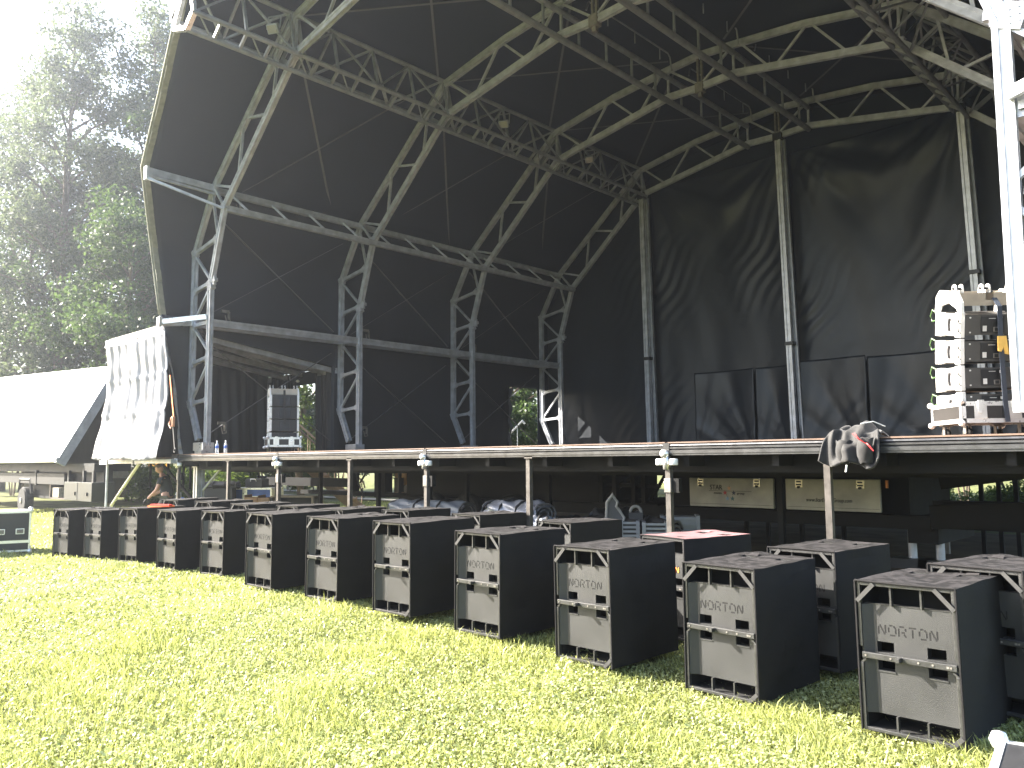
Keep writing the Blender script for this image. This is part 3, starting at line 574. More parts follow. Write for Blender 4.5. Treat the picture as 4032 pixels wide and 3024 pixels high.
def cover_mesh(name, m, var):
    g = MB(); e = .008; rs = random.Random(var)
    hx = [(.075,.195),(.375,.495)]; hy = (.625,.715)
    xs = sorted(set([-e]+[SW*i/14 for i in range(1,14)]+[SW+e]+[h for q in hx for h in q])); ys = sorted(set([-.004]+[SD*i/16 for i in range(1,16)]+[SD+e]+list(hy)))
    sag = lambda x, y: SH+e - .014*math.sin(math.pi*min(1,max(0,x/SW)))*math.sin(math.pi*min(1,max(0,y/SD)))*(1 if var%2 else .5) + .003*math.sin(x*23+var)*math.sin(y*17+var*2) + (.02*math.exp(-((x-.12)/.07)**2-((y-(SD-.03))/.05)**2) if var%3 else .004*math.sin(9*x+5*y))
    ix = {}
    for i in range(len(xs)-1):
        for j in range(len(ys)-1):
            cx, cy = (xs[i]+xs[i+1])/2, (ys[j]+ys[j+1])/2
            if hy[0] < cy < hy[1] and any(a < cx < b for a,b in hx): continue
            g.add([(x,y,sag(x,y)) for x,y in ((xs[i],ys[j]),(xs[i+1],ys[j]),(xs[i+1],ys[j+1]),(xs[i],ys[j+1]))],[(0,1,2,3)])
    for a, b in hx:
        for p, q in (((a,hy[0]),(b,hy[0])),((b,hy[0]),(b,hy[1])),((b,hy[1]),(a,hy[1])),((a,hy[1]),(a,hy[0]))):
            g.add([(p[0],p[1],sag(*p)),(q[0],q[1],sag(*q)),(q[0],q[1],SH-.1),(p[0],p[1],SH-.1)],[(0,1,2,3)],1)
        g.add([(a,hy[0],SH-.1),(b,hy[0],SH-.1),(b,hy[1],SH-.1),(a,hy[1],SH-.1)],[(0,1,2,3)],1)
        g.bb(a,b,hy[1]-.005,hy[1]+.0,SH-.012,SH-.004,2)
        g.add([(a+.03,hy[1],sag(a,hy[1])+.002),(b-.01,hy[1],sag(b,hy[1])+.002),(b-.02,hy[1]+.05,sag(b,hy[1])+.012+.012*(var%2)),(a+.02,hy[1]+.06,sag(a,hy[1])+.01)],[(0,1,2,3)]) if (var+int(a*10))%2 else None
    # sides and back with slack
    per = [(-e,-.004),(-e,SD+e),(SW+e,SD+e),(SW+e,-.004)]; N = 16
    for s in range(3):
        (xa,ya),(xb,yb) = per[s], per[s+1]; nx, ny = ((-1,0),(0,1),(1,0))[s]; G = []
        for k in range(13):
            z = (SH+e)*k/12; row = []
            for j in range(N+1):
                t = j/N; x = xa+(xb-xa)*t; y = ya+(yb-ya)*t; w = (.006*math.sin(t*9+z*5+var)+.005*math.sin(z*13+t*3+var*2))*math.sin(math.pi*t)
                zz = z if k < 12 else sag(x,y)
                row.append((x+nx*w*(k<12), y+ny*w*(k<12), zz-(0 if k else .0)))
            G.append(row)
        g.grid(G)
    pts = [(-e,-.005,.0),(-e,-.005,SH+e),(SW+e,-.005,SH+e),(SW+e,-.005,.0)]     # bound hem round the open front
    for p, q in zip(pts[:-1],pts[1:]): g.tube([Vector(p), Vector(p).lerp(Vector(q),.5)+Vector((0,.0,.004*(var%3-1) if p[2]==q[2] else 0)), q], .0075, 6)
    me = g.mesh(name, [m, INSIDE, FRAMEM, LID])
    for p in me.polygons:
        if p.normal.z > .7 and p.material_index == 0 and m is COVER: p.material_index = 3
    return me
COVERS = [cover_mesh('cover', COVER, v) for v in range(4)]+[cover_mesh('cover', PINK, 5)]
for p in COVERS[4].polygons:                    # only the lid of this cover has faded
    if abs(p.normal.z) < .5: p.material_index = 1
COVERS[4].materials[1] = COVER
def make_sub():
    t = thing('subwoofer', 'x', 'subwoofer', (0,0,0), 0, 'subwoofers lined up on the grass before the stage')
    o = bpy.data.objects.new('cover', COVERS[0]); COL.objects.link(o); o.parent = t
    g = MB(); zb = .452                              # front frame, notched beside the cross bar
    for x0, x1 in ((.0,.02),(SW-.02,SW)):
        g.bb(x0,x1,0,.03,.50,SH,0,.004); g.bb(x0-.003 if x0==0 else x0,x1+(.003 if x0 else 0),-.002,.03,.0,.405,0,.006); g.bb(x0 if x0 else .006,x1 if x0==0 else x1-.006,.022,.04,.405,.5)
        s = 1 if x0 == 0 else -1; xe = x0 if x0 == 0 else x1
        g.poly([(xe,-.001,.405),(xe+s*.018,-.001,.405),(xe+s*.04,-.001,.425),(xe+s*.034,-.001,.433)],(0,1,0),.02)
    g.bb(.02,SW-.02,0,.03,SH-.02,SH,0,.004); g.bb(.02,SW-.02,0,.03,.0,.022,0,.004); g.obj('front_frame', FRAMEM, t)
    g = MB(); g.bb(.01,SW-.01,.3,.84,.01,SH-.01); g.bb(.004,.012,.03,.84,0,SH-.01); g.bb(SW-.012,SW-.004,.03,.84,0,SH-.01); g.bb(.01,SW-.01,.03,.3,.004,.012); g.bb(.01,SW-.01,.03,.3,SH-.012,SH-.004); g.obj('cabinet_body', INSIDE, t)
    fa, fb = .077, SW-.077
    yf = lambda x: .048 if x >= fa-1e-6 else .008
    xs = [.022, fa, SW-.022]; H = [(.090,.190),(.383,.488)]
    def panel(z0, z1, hz, nm):
        holes = [(a,b)+hz for a,b in H]; g = MB(); plate(g, xs, [z0,z1], holes, yf, .11)
        e = (z1-.003, z1+.004) if nm == 'upper_panel' else None
        if nm == 'lower_panel':
            for a,b in H: g.bb(a-.004,b+.004,.042,.0475,hz[0]-.01,hz[0]-.002)
        po = g.obj(nm, PAINT, t); b2 = bmesh.new(); b2.from_mesh(po.data); bmesh.ops.remove_doubles(b2, verts=b2.verts, dist=1e-5); bmesh.ops.recalc_face_normals(b2, faces=b2.faces); b2.to_mesh(po.data); b2.free(); return po
    up = panel(.458,.757,(.470,.535),'upper_panel'); lo = panel(.105,.448,(.364,.436),'lower_panel')
    cut = letters(.105,.465,.578,.06,.048,.016,.0105,'cutter',PAINT,None)
    bm_ = up.modifiers.new('b','BOOLEAN'); bm_.object = cut; bm_.operation = 'DIFFERENCE'; bm_.solver = 'EXACT'; bm_.use_self = True
    try:
        bpy.context.view_layer.update(); dg = bpy.context.evaluated_depsgraph_get(); me = bpy.data.meshes.new_from_object(up.evaluated_get(dg)); 
        print('BOOL', len(up.data.polygons), len(me.polygons))
        if len(me.polygons) > len(up.data.polygons): up.modifiers.clear(); up.data = me
        else: up.modifiers.clear()
    except Exception as ex: print('bool', ex); up.modifiers.clear()
    bpy.data.objects.remove(cut)
    g = MB(); g.bb(.024,SW-.024,.044,.09,.7575,.7615); g.obj('panel_lip', FRAMEM, up)
    letters(.105,.465,.578,.06,.0525,.005,.0105,'lettering',INSIDE,up)
    g = MB(); g.bb(.018,SW-.008,-.012,.012,.434,.470,0,.004); cb = g.obj('crossbar', FRAMEM, t)
    g = MB(); [g.cyl((x,-.013,.452),(0,1,0),.006,.006,8) for x in (.04,.19,.35,.43,.53)]; g.bb(.505,.52,-.014,-.01,.446,.458); g.obj('bolt', GALV, cb)
    g = MB(); g.box((.245,-.03,.455),(.026,.055,.026),None,0,.003); g.obj('latch_knob', FRAMEM, cb)
    for x in (.195,.372):
        for z0,z1 in ((.757,SH-.02),(.022,.105)): MB().bb(x-.0055,x+.0055,.02,.05,z0,z1).obj('divider', FRAMEM, t)
    for s in (0,1):
        X = lambda x: x if s == 0 else SW-x
        g = MB(); g.bar((X(.002),-.012,SH-.118),(X(.108),-.012,SH-.006),.026,.004,(0,1,0)); g.obj('corner_strap', VELCRO, t)
    return t
sub0 = make_sub()
MB().bar((.50,-.012,.004),(SW,-.012,.07),.026,.004,(0,1,0)).obj('lower_strap', VELCRO, sub0)
FRONT = [(-1.98,5.21,-3.1),(-3.24,5.23,-3.2),(-4.4,5.14,-2.5),(-5.6,5.11,-.3),(-6.79,5.07,.9),(-8.1,5.1,2.6),(-9.51,5.12,2.4),(-11.47,5.46,5.1),(-12.69,5.34,3.5),(-14.45,5.43,7.2),(-15.8,5.33,7.4),(-16.86,5.14,7.6)]
FZ = [-.05,-.04,.01,.07,.11,.1,.09,.02,0,-.04,-.11,-.13]
ORD = ['nearest','second','third','fourth','fifth','sixth','seventh','eighth','ninth','tenth','eleventh','twelfth']
for i, (x,y,a) in enumerate(FRONT):
    lab = 'black subwoofer at the near right end of the front row, largest in view' if i == 0 else ('black subwoofer at the far left end of the front row beside the flight case' if i == 11 else ('black subwoofer in the front row with an orange strap lying on its lid' if i == 9 else '%s black subwoofer from the right in the front row on the sunlit grass' % ORD[i]))
    z = gzf(x+.3,y)-.0; z = FZ[i]-.015
    tl = (R((-.4,.3,.2,-.2,.3,-.2,.4,-.8,.5,.2,-.3,.3)[i]), R((-.6,.2,-.5,.3,0,.6,.7,-.6,.3,-.7,.2,.4)[i]))
    if i == 0: s = sub0; s.location = (x,y,z); s.rotation_euler = (tl[0],tl[1],R(a)); s['label'] = lab
    else: s = dup(sub0, (x,y,z), R(a), lab, None, ('lower_strap',) if i%3 == 0 else (), tl[0], tl[1])
    for c in s.children:
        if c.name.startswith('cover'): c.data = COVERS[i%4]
BACK = [(-1.78,5.98,-9),(-3.08,6.28,-7),(-4.50,6.52,-14),(-6.55,7.3,-6),(-8.35,7.55,-2),(-9.85,7.5,4),(-10.95,7.1,5),(-12.3,7.15,5),(-13.6,7.0,3),(-15.0,7.0,6),(-16.2,6.9,6)]
for i, (x,y,a) in enumerate(BACK):
    lab = ('%s black subwoofer from the right in the rear row under the stage edge' % ORD[i]) if i else 'black subwoofer behind the nearest one at the right edge of the rear row'
    if i == 2: lab = 'subwoofer in the rear row with a faded pink lid and orange lettering'
    s = dup(sub0, (x,y,-.02+(.0 if i < 3 else .0)), R(a), lab, 'subwoofers in the rear row before the stage', ('lower_strap',)+(('corner_strap',) if i == 2 else ()), R(rnd.uniform(-.6,.6)), R(rnd.uniform(-.6,.6)))
    for c in s.children:
        if c.name.startswith('cover'): c.data = COVERS[4 if i == 2 else (i+1)%4]
        if i == 2 and c.name.startswith('upper_panel'):
            for q in list(c.children): bpy.data.objects.remove(q)
            letters(.105,.465,.585,.05,.046,.004,.009,'lettering',mat('orange_letter_paint',(.75,.16,.03),.5),c); letters(.107,.467,.583,.05,.0435,.002,.004,'lettering',mat('yellow_letter_paint',(.8,.5,.08),.5),c)
t = thing('orange_strap', 'folded orange strap lying on the lid of a front row subwoofer', 'strap', (-14.0,5.95,.86), .2)
g = MB(); g.bar((-.35,0,.0),(.25,.02,.012),.09,.03); g.obj('fold', mat('bright_orange_strap',(.8,.16,.03),.5), t); g = MB(); g.bar((-.15,-.1,.03),(.3,-.05,.03),.07,.03); g.obj('loose_end', RED, t)
# ------------------------------------------------------------------ line array stacks
SPK = mat('grey_black_speaker_case', (.055,.053,.05), .5, 0, .15, 6, .1, 200)
RIG = mat('white_rigging_plate', (.75,.74,.72), .4, .2, .08, 10)
GRILLE = mat('perforated_black_grille', (.02,.021,.025), .4, .3, .3, 180)
GRILLE2 = mat('grey_foam_grille', (.03,.03,.033), .7, 0, .3, 160)
PANELM = mat('black_connector_panel', (.012,.012,.013), .4); LAB = mat('pale_label', (.6,.6,.58), .5, 0, .05); GREEN = mat('green_cable', (.045,.10,.03), .5, 0, .1)
BW, BD, BH = .68, .62, .28
def dolly_obj():
    t = thing('speaker_dolly', 'x', 'dolly', (0,0,0), 0, 'speaker dollies on the stage')
    BLK = mat('black_laminate', (.03,.028,.027), .45, 0, .1); Ed = mat('flightcase_aluminium', (.72,.72,.71), .3, .6, .1, 12)
    g = MB(); g.bb(-.02,BW+.06,-.04,BD+.1,.16,.38,0,.012); g.obj('tray', BLK, t)
    g = MB(); e = .048; x0,x1,y0,y1,z0,z1 = -.026,BW+.066,-.046,BD+.106,.155,.386
    for z in (z0,z1-e):
        for y in (y0,y1-.006): g.bb(x0,x1,y,y+.008,z,z+e)
        for x in (x0,x1-.006): g.bb(x,x+.008,y0,y1,z,z+e)
    for x in (x0,x1-e):
        for y in (y0,y1-.006): g.bb(x,x+e,y,y+.008,z0,z1)
    for x in (x0,x1-.006):
        for y in (y0,y1-e): g.bb(x,x+.008,y,y+e,z0,z1)
    for x in (x0,x1):
        for y in (y0,y1):
            for z in (z0,z1): g.lathe([(.0,-.04),(.03,-.026),(.04,0),(.03,.026),(.0,.04)],(x,y,z),10)
    g.obj('edge_trim', Ed, t)
    for x in (.17,.52):
        g = MB(); g.bb(x-.065,x+.065,-.052,-.044,.2,.36,0,.003); g.bb(x-.03,x+.03,-.07,-.052,.3,.4); g.lathe([(.0,-.01),(.03,-.008),(.03,.008),(0,.01)],(x,-.06,.28),10,0,Matrix.Rotation(R(90),3,'X')); g.obj('catch', ALU_B, t)
    for x in (.08,BW-.04):
        for y in (.08,BD-.02):
            g = MB(); g.cyl((x,y,.055),(1,0.4,0),.055,.035,16); c = g.obj('castor_wheel', RUBBER, t, True)
            h = MB(); h.bb(x-.06,x+.06,y-.05,y+.05,.14,.155); h.bb(x-.03,x-.022,y-.03,y+.03,.045,.145); h.bb(x+.022,x+.03,y-.03,y+.03,.045,.145); h.obj('castor_fork', GALV, c)
    return t
def speaker_obj():
    t = thing('line_array_speaker', 'x', 'loudspeaker', (0,0,0), 0, 'line array speakers')
    g = MB(); x0, x1 = .05, BW-.05                 # trapezoid case: rear (y=0) lower than the mouth
    g.add([(x0,.0,.03),(x1,.0,.03),(x1,BD,0.0),(x0,BD,0.0),(x0,.0,BH-.03),(x1,.0,BH-.03),(x1,BD,BH-.004),(x0,BD,BH-.004)],[(0,3,2,1),(4,5,6,7),(0,1,5,4),(1,2,6,5),(2,3,7,6),(3,0,4,7)]); g.obj('case', SPK, t)
    for s in (0,1):
        X = lambda a: a if s == 0 else BW-a
        g = MB(); 
        for ya, yb in ((.0,.13),(BD-.16,BD+.01)): xa, xb = sorted((X(.0),X(.049))); g.bb(xa,xb,ya,yb,.004,BH-.004,0,.006)
        xa, xb = sorted((X(.02),X(.049))); g.bb(xa,xb,.13,BD-.16,.015,BH-.015)
        for y in (.03,.09,BD-.04,BD-.1):
            for z in (.03,.09,.19,.25): g.cyl((X(-.002),y,z),(1,0,0),.008,.01,6)
        g.obj('rigging_plate', RIG, t)
        g = MB(); xa, xb = sorted((X(-.001),X(.024)))
        pts = []
        for k in range(9): a = -1.0+2.0*k/8; pts.append((.26+.05*math.cos(a), BH/2+.085*math.sin(a)))
        for k in range(9): a = 1.0-2.0*k/8; pts.append((.22+.05*math.cos(a), BH/2+.075*math.sin(a)))
        g.poly([(xa,p[0],p[1]) for p in pts],(1,0,0),.008); g.obj('hand_grip', PANELM, t)
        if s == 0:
            g = MB(); g.bb(.008,.019,.14,BD-.17,.02,BH-.02); g.obj('side_panel', mat('sunlit_side_panel',(.17,.168,.175),.55,0,.08), t)  # one side only, paler because its sunlit look is put into the colour
            g = MB(); g.tube([(0,BD-.02,BH-.01),(-.02,BD+.05,BH+.02),(-.02,BD+.1,BH-.05),(-.01,BD+.07,BH-.11),(0,BD,BH-.1)],.009,6); g.obj('cable_loop', GREEN, t)
            g = MB(); [g.tube([(-.005,.03,z),(-.03,-.02,z-.02),(-.01,-.03,z-.05)],.007,5) for z in (.1,.2)]; g.obj('quick_pin', BLACK, t)
    for x in (.21,): 
        g = MB(); g.bb(x,x+.24,-.006,.002,.055,BH-.05); p = g.obj('connector_panel', PANELM, t)
        [MB().bb(*q).obj('printed_label', LAB, p) for q in ((x+.02,x+.06,-.009,-.006,.07,.13),(x+.19,x+.22,-.009,-.006,BH-.09,BH-.06),(x+.08,x+.15,-.009,-.006,BH-.075,BH-.07))]
        g = MB(); g.bb(x+.13,x+.19,-.012,-.006,.065,.115); g.obj('socket', GALV, p); g = MB(); g.bb(x+.14,x+.18,-.014,-.012,.072,.108); g.obj('socket_hole', BLACK, p)
        [MB().cyl((a,-.006,b),(0,1,0),.009,.008,8).obj('screw', LAB, t) for a in (.1,BW-.1) for b in (.06,BH-.06)]
    for xa, xb, m in ((x0+.01,.21,GRILLE2),(.215,BW-.215,GRILLE),(BW-.21,x1-.01,GRILLE2)):
        g = MB(); g.bb(xa,xb,BD,BD+.012,.01,BH-.012,0,.004); g.obj('grille', m, t)
    return t
def topframe_obj():
    t = thing('rigging_frame', 'x', 'rigging frame', (0,0,0), 0, 'rigging frames on the speaker stacks')
    for s in (0,1):
        xa = .0 if s == 0 else BW-.03; g = MB()
        g.poly([(xa,-.02,-.02),(xa,.06,-.02),(xa,.1,.03),(xa,.3,.1),(xa,BD-.1,.06),(xa,BD-.05,-.02),(xa,BD+.03,-.02),(xa,BD+.01,.17),(xa,BD-.08,.24),(xa,.12,.22),(xa,.0,.1)],(1,0,0),.03); g.obj('side_plate', RIG, t)
    g = MB(); g.bb(0,BW,.1,.14,.06,.2); g.bb(0,BW,BD-.14,BD-.1,.08,.22); g.bb(.3,.38,.1,BD-.1,.12,.2); g.obj('cross_beam', mat('tan_rig_beam',(.42,.36,.29),.5,.2,.15), t)
    for x in (.05,.33,.61):
        for y in (.2,):
            g = MB(); 
            for dx in (-.04,.03): g.poly([(x+dx,y-.06,.16),(x+dx,y+.06,.16),(x+dx,y+.06,.24),(x+dx,y+.045,.285),(x+dx,y,.3),(x+dx,y-.045,.285),(x+dx,y-.06,.24)],(1,0,0),.01)
            g.obj('lifting_lug', RIG, t); MB().cyl((x,y,.25),(1,0,0),.016,.11,8).obj('lug_pin', BLACK, t)
    return t
def stack(base, rz, first, names, z0, flip):
    global D0, S0, T0
    def place(o, p, r): o.location = base + Matrix.Rotation(rz,3,'Z') @ Vector(p); o.rotation_euler = Matrix.Rotation(rz,3,'Z').to_4x4().to_3x3().to_euler(); o.rotation_euler = (Matrix.Rotation(rz,3,'Z') @ Matrix.Rotation(r,3,'X')).to_euler()
    if first: D0, S0, T0 = dolly_obj(), speaker_obj(), topframe_obj()
    d = D0 if first else dup(D0,(0,0,0),0,''); place(d,(0,0,0),0); d['label'] = names[0]
    P = Vector((0.02,.04,z0)); tilt = 0
    for k in range(4):
        s = S0 if (first and k == 0) else dup(S0,(0,0,0),0,'',names[7]); s['group'] = names[7]
        r = R((0,3,7,11)[k]) if not flip else R((0,-2,-3,-4)[k])
        Mx = Matrix.Rotation(r,3,'X')
        q = P.copy()
        if flip: Mx = Matrix.Rotation(r,3,'X') @ Matrix.Rotation(math.pi,3,'Z'); q = P+Vector((BW,BD,0))
        s.location = base+Matrix.Rotation(rz,3,'Z') @ q; s.rotation_euler = (Matrix.Rotation(rz,3,'Z') @ Mx).to_euler(); s['label'] = names[1+k]
        P = P + Matrix.Rotation(r,3,'X') @ Vector((0,0,BH+.006))
    t = T0 if first else dup(T0,(0,0,0),0,''); place(t, P, R(11) if not flip else R(-4)); t['label'] = names[5]
    return P
nm = ['black flight-case dolly on castors under the right speaker stack','lowest line array speaker of the right stack, half sunk in the dolly','second line array speaker from the bottom of the right stack','third speaker up in the right stack, with a yellow strap hook on it','topmost tilted speaker of the right stack under the rigging frame','pale rigging frame with lifting lugs on top of the right speaker stack','', 'line array speakers of the right stack']
RB = Vector((-2.45,9.6,DZ+.01)); RZ = R(38); stack(RB, RZ, True, nm, .22, False)
nm = ['flight-case dolly on castors under the left speaker stack','bottom line array speaker of the left stack, sitting in its dolly','second line array speaker from the bottom of the left stack','third line array speaker up in the left stack','uppermost line array speaker of the left stack','rigging frame on top of the left speaker stack at the back of the deck','','line array speakers of the left stack']
LB = Vector((-17.2,9.75,DZ+.01)); LZ = R(66); stack(LB, LZ, False, nm, .22, True)
def strap(name, label, base, rz, pts, w, col, extra):
    t = thing(name, label, 'strap', base, rz); g = MB(); 
    for p,q in zip(pts[:-1],pts[1:]): g.bar(p,q,w,.008,(0,1,0))
    g.obj('webbing', col, t)
    if extra: 
        g = MB(); g.poly([(extra[0]-.035,extra[1],extra[2]+.1),(extra[0]+.05,extra[1],extra[2]+.1),(extra[0]+.065,extra[1],extra[2]-.1),(extra[0]+.03,extra[1],extra[2]-.09),(extra[0]+.015,extra[1],extra[2]-.02),(extra[0]-.01,extra[1],extra[2]-.07),(extra[0]-.04,extra[1],extra[2]-.06)],(0,1,0),.02); g.obj('hook', mat('yellow_hook',(.8,.5,.12),.4), t)
strap('lashing_strap','dark blue lashing strap with a yellow hook round the right speaker stack', RB, RZ, [(.41,.1,1.62),(.41,-.09,1.4),(.41,-.07,1.0),(.42,-.06,.38),(.43,-.07,.16)], .05, mat('navy_webbing',(.04,.05,.07),.6), (.41,-.09,.98))
strap('lashing_strap','black lashing strap down the front of the left speaker stack', LB, LZ, [(.34,-.02,1.5),(.34,-.04,1.3),(.36,-.04,.7)], .05, STRAPK, None)
# ------------------------------------------------------------------ jacket over the edge rail
JK = mat('black_softshell', (.011,.0105,.011), .75, 0, .15, 6, .15, 120, sheen=.2)
t = thing('jacket', 'black softshell jacket with a red zip flap draped over the stage edge', 'jacket', (-3.1,DY,DZ))
G = []
for i in range(31):
    v = i/30; row = []
    for j in range(37):
        u = j/36; L = .82*v; hang = .17+.1*math.sin(u*2.6+.4)+.05*math.sin(u*9)
        x = -.27+.46*u-.06*(v)*(1-u)*1.5+.06*math.sin(v*5+u*4)*.5
        puff = .05*math.sin(u*11+3*v)+.035*math.sin(u*23-v*4)+.05*math.sin(math.pi*u)
        if v < .5: y = .42-.84*v*.98; z = .03+.1*math.sin(math.pi*min(1,v*1.9))*(.5+.5*math.sin(math.pi*u))+puff*.5
        else: w = (v-.5)*2; y = -.03-.06*math.sin(min(1,w*2)*1.57)-puff*.7-.02*w; z = .07*(1-w)**3-hang*w*1.05+.03*math.sin(w*6+u*7)
        row.append((x,y,z))
    G.append(row)
g = MB(); g.grid(G); o = g.obj('body', JK, t, True); o.modifiers.new('t','SOLIDIFY').thickness = .018
g = MB(); G = []
for i in range(13):
    a = i/12; c = Vector((-.13-.02*a, -.1-.02*math.sin(a*4), -.02-.24*a)); r = .075-.02*a
    G.append([tuple(c+Vector((r*math.cos(q*math.pi/7)*(1+.12*math.sin(3*q+5*a)), r*.7*math.sin(q*math.pi/7), .01*math.sin(q*2+i)))) for q in range(15)])
g.grid(G); g.obj('sleeve', JK, t, True)
g = MB(); G = []
for i in range(13):
    a = i/12; c = Vector((.1-.02*a, -.12-.02*math.sin(a*4), .0-.25*a)); r = .085-.02*a
    G.append([tuple(c+Vector((r*math.cos(q*math.pi/7)*(1+.12*math.sin(3*q+4*a)), r*.7*math.sin(q*math.pi/7), .01*math.sin(q*2+i)))) for q in range(15)])
g.grid(G); g.obj('sleeve', JK, t, True)
g = MB(); G = [[(.0+.03*i/3+.17*j/8, -.205-.02*math.sin(j), .04-.13*j/8-.045*i/3*(j/8)) for i in range(4)] for j in range(9)]; g.grid(G); o = g.obj('red_flap', mat('red_fabric',(.75,.05,.05),.6), t); o.modifiers.new('t','SOLIDIFY').thickness = .01
g = MB(); g.tube([(-.1,-.13,-.27),(-.11,-.14,-.34)],.009,6); g.tube([(.03,-.05,.15),(.12,.05,.17),(.2,.15,.12)],.006,6); g.obj('cord_toggle', WHITE, t)
# ------------------------------------------------------------------ bottles
BTL = mat('clear_plastic', (.85,.9,.95), .1, 0, 0); BTL.node_tree.nodes['Principled BSDF'].inputs['Transmission Weight'].default_value = .55
BLUE = mat('blue_label', (.06,.14,.5), .4)
for i, x in enumerate((-17.33,-17.12)):
    t = thing('water_bottle', ('water bottle on the stage edge, left one of the two','water bottle on the stage edge, right one of the two')[i], 'bottle', (x,8.55+.1*i,DZ+.012), 0, 'water bottles at the stage edge')
    MB().lathe([(.03,0),(.038,.008),(.038,.09),(.034,.1),(.038,.11),(.037,.19),(.02,.235),(.013,.245),(.013,.265)],(0,0,0),14).obj('bottle_body', BTL, t, True)
    MB().lathe([(.0385,.12),(.0392,.121),(.0392,.178),(.0385,.18)],(0,0,0),14).obj('bottle_label', BLUE, t, True); MB().lathe([(.015,.262),(.016,.264),(.016,.285),(.013,.29)],(0,0,0),12).obj('cap', WHITE, t)
# ------------------------------------------------------------------ flight cases
FCB = mat('black_case_board', (.022,.022,.023), .5, 0, .15, 5); FCA = mat('case_edge_aluminium', (.78,.78,.77), .3, .6, .08, 10)
def flightcase(name, label, loc, rz, w, d, h, board, lid, n=2):
    t = thing(name, label, 'flight case', loc, rz); c = .1
    MB().bb(0,w,0,d,c,c+h,0,.004).obj('case_body', board, t)
    g = MB(); e = .035; p = .004
    for z in (c,c+h-e):
        for y in (-p,d-.002): g.bb(-p,w+p,y,y+.006,z-p,z+e)
        for x in (-p,w-.002): g.bb(x,x+.006,-p,d+p,z-p,z+e)
    for x in (-p,w+p-e):
        for y in (-p,d-.002): g.bb(x,x+e,y,y+.006,c,c+h)
    for x in (-p,w-.002):
        for y in (-p,d+p-e): g.bb(x,x+.006,y,y+e,c,c+h)
    for y in (-p,d+p-e): g.bb(-p,w+p,y,y+e,c+h-.002,c+h+.004)
    for x in (-p,w+p-e): g.bb(x,x+e,-p,d+p,c+h-.001,c+h+.005)
    if lid: g.bb(-p,w+p,-p-.004,.0,c+lid,c+lid+.055); g.bb(w-.001,w+p+.003,-p,d,c+lid,c+lid+.055)
    g.obj('edge_trim', FCA, t)
    for x in (0,w):
        for y in (0,d):
            for z in (c,c+h): 
                q = MB(); q.lathe([(.0,-.045),(.03,-.036),(.045,0),(.03,.036),(.0,.045)],(x,y,z),12); q.obj('ball_corner', FCA, t, True)
    for k in range(n):
        x = w-.18-.33*k; g = MB(); z = c+h*.5
        g.bb(x-.075,x+.075,-.012,-.002,z-.055,z+.055,0,.004); g.obj('recessed_handle', FCA, t); g = MB(); g.bb(x-.058,x+.058,-.016,-.011,z-.04,z+.04); g.tube([(x-.05,-.02,z-.01),(x-.045,-.03,z+.015),(x+.045,-.03,z+.015),(x+.05,-.02,z-.01)],.008,6); g.obj('handle_grip', GALV, t)
    for x in (.1,w-.1):
        for y in (.1,d-.1): 
            g = MB(); g.cyl((x,y,.05),(1,.3,0),.05,.035,14); g.bb(x-.05,x+.05,y-.05,y+.05,.09,.1); g.obj('castor', RUBBER, t)
    return t
v = Vector((-18.3,5.15,gzf(-18,5)-.03)); flightcase('flight_case','large black flight case with silver edges at the left edge of the lawn', v-Matrix.Rotation(R(75),3,'Z') @ Vector((1.2,0,0)), R(75), 1.2,.8,.8, FCB, .17)
t = flightcase('flight_case','pale flight case corner with a ball corner at the bottom right edge', (-.985,3.86,gzf(-1,3.8)-.26), R(8), .9,.65,.5, FCB, 0, 0)
# ------------------------------------------------------------------ person
SKIN = mat('skin', (.50,.28,.2), .5, 0, .1, 8); SHIRT = mat('charcoal_shirt', (.03,.034,.04), .8, 0, .15, 6); TROUS = mat('grey_work_trousers', (.10,.10,.095), .85, 0, .2, 6); GLOVE = mat('black_glove', (.015,.015,.016), .7); HAIR = mat('short_grey_hair', (.16,.13,.11), .8)
def skin(name, V, E, rad, m, parent, sub=2):
    me = bpy.data.meshes.new(name); me.from_pydata(V, E, []); o = bpy.data.objects.new(name, me); COL.objects.link(o)
    sk = o.modifiers.new('s','SKIN'); 
    if not me.skin_vertices: bpy.context.view_layer.objects.active = o; 
    ls = me.skin_vertices[0].data if me.skin_vertices else None
    if ls is not None:
        for i, r in enumerate(rad): ls[i].radius = r if isinstance(r, tuple) else (r, r); ls[i].use_root = (i == 0)
    sb = o.modifiers.new('u','SUBSURF'); sb.levels = sub; sb.render_levels = sub
    bpy.context.view_layer.update(); dg = bpy.context.evaluated_depsgraph_get(); m2 = bpy.data.meshes.new_from_object(o.evaluated_get(dg)); bpy.data.objects.remove(o)
    m2.materials.clear(); m2.materials.append(m); m2.polygons.foreach_set('use_smooth',[True]*len(m2.polygons)); o = bpy.data.objects.new(name, m2); COL.objects.link(o); o.parent = parent; return o
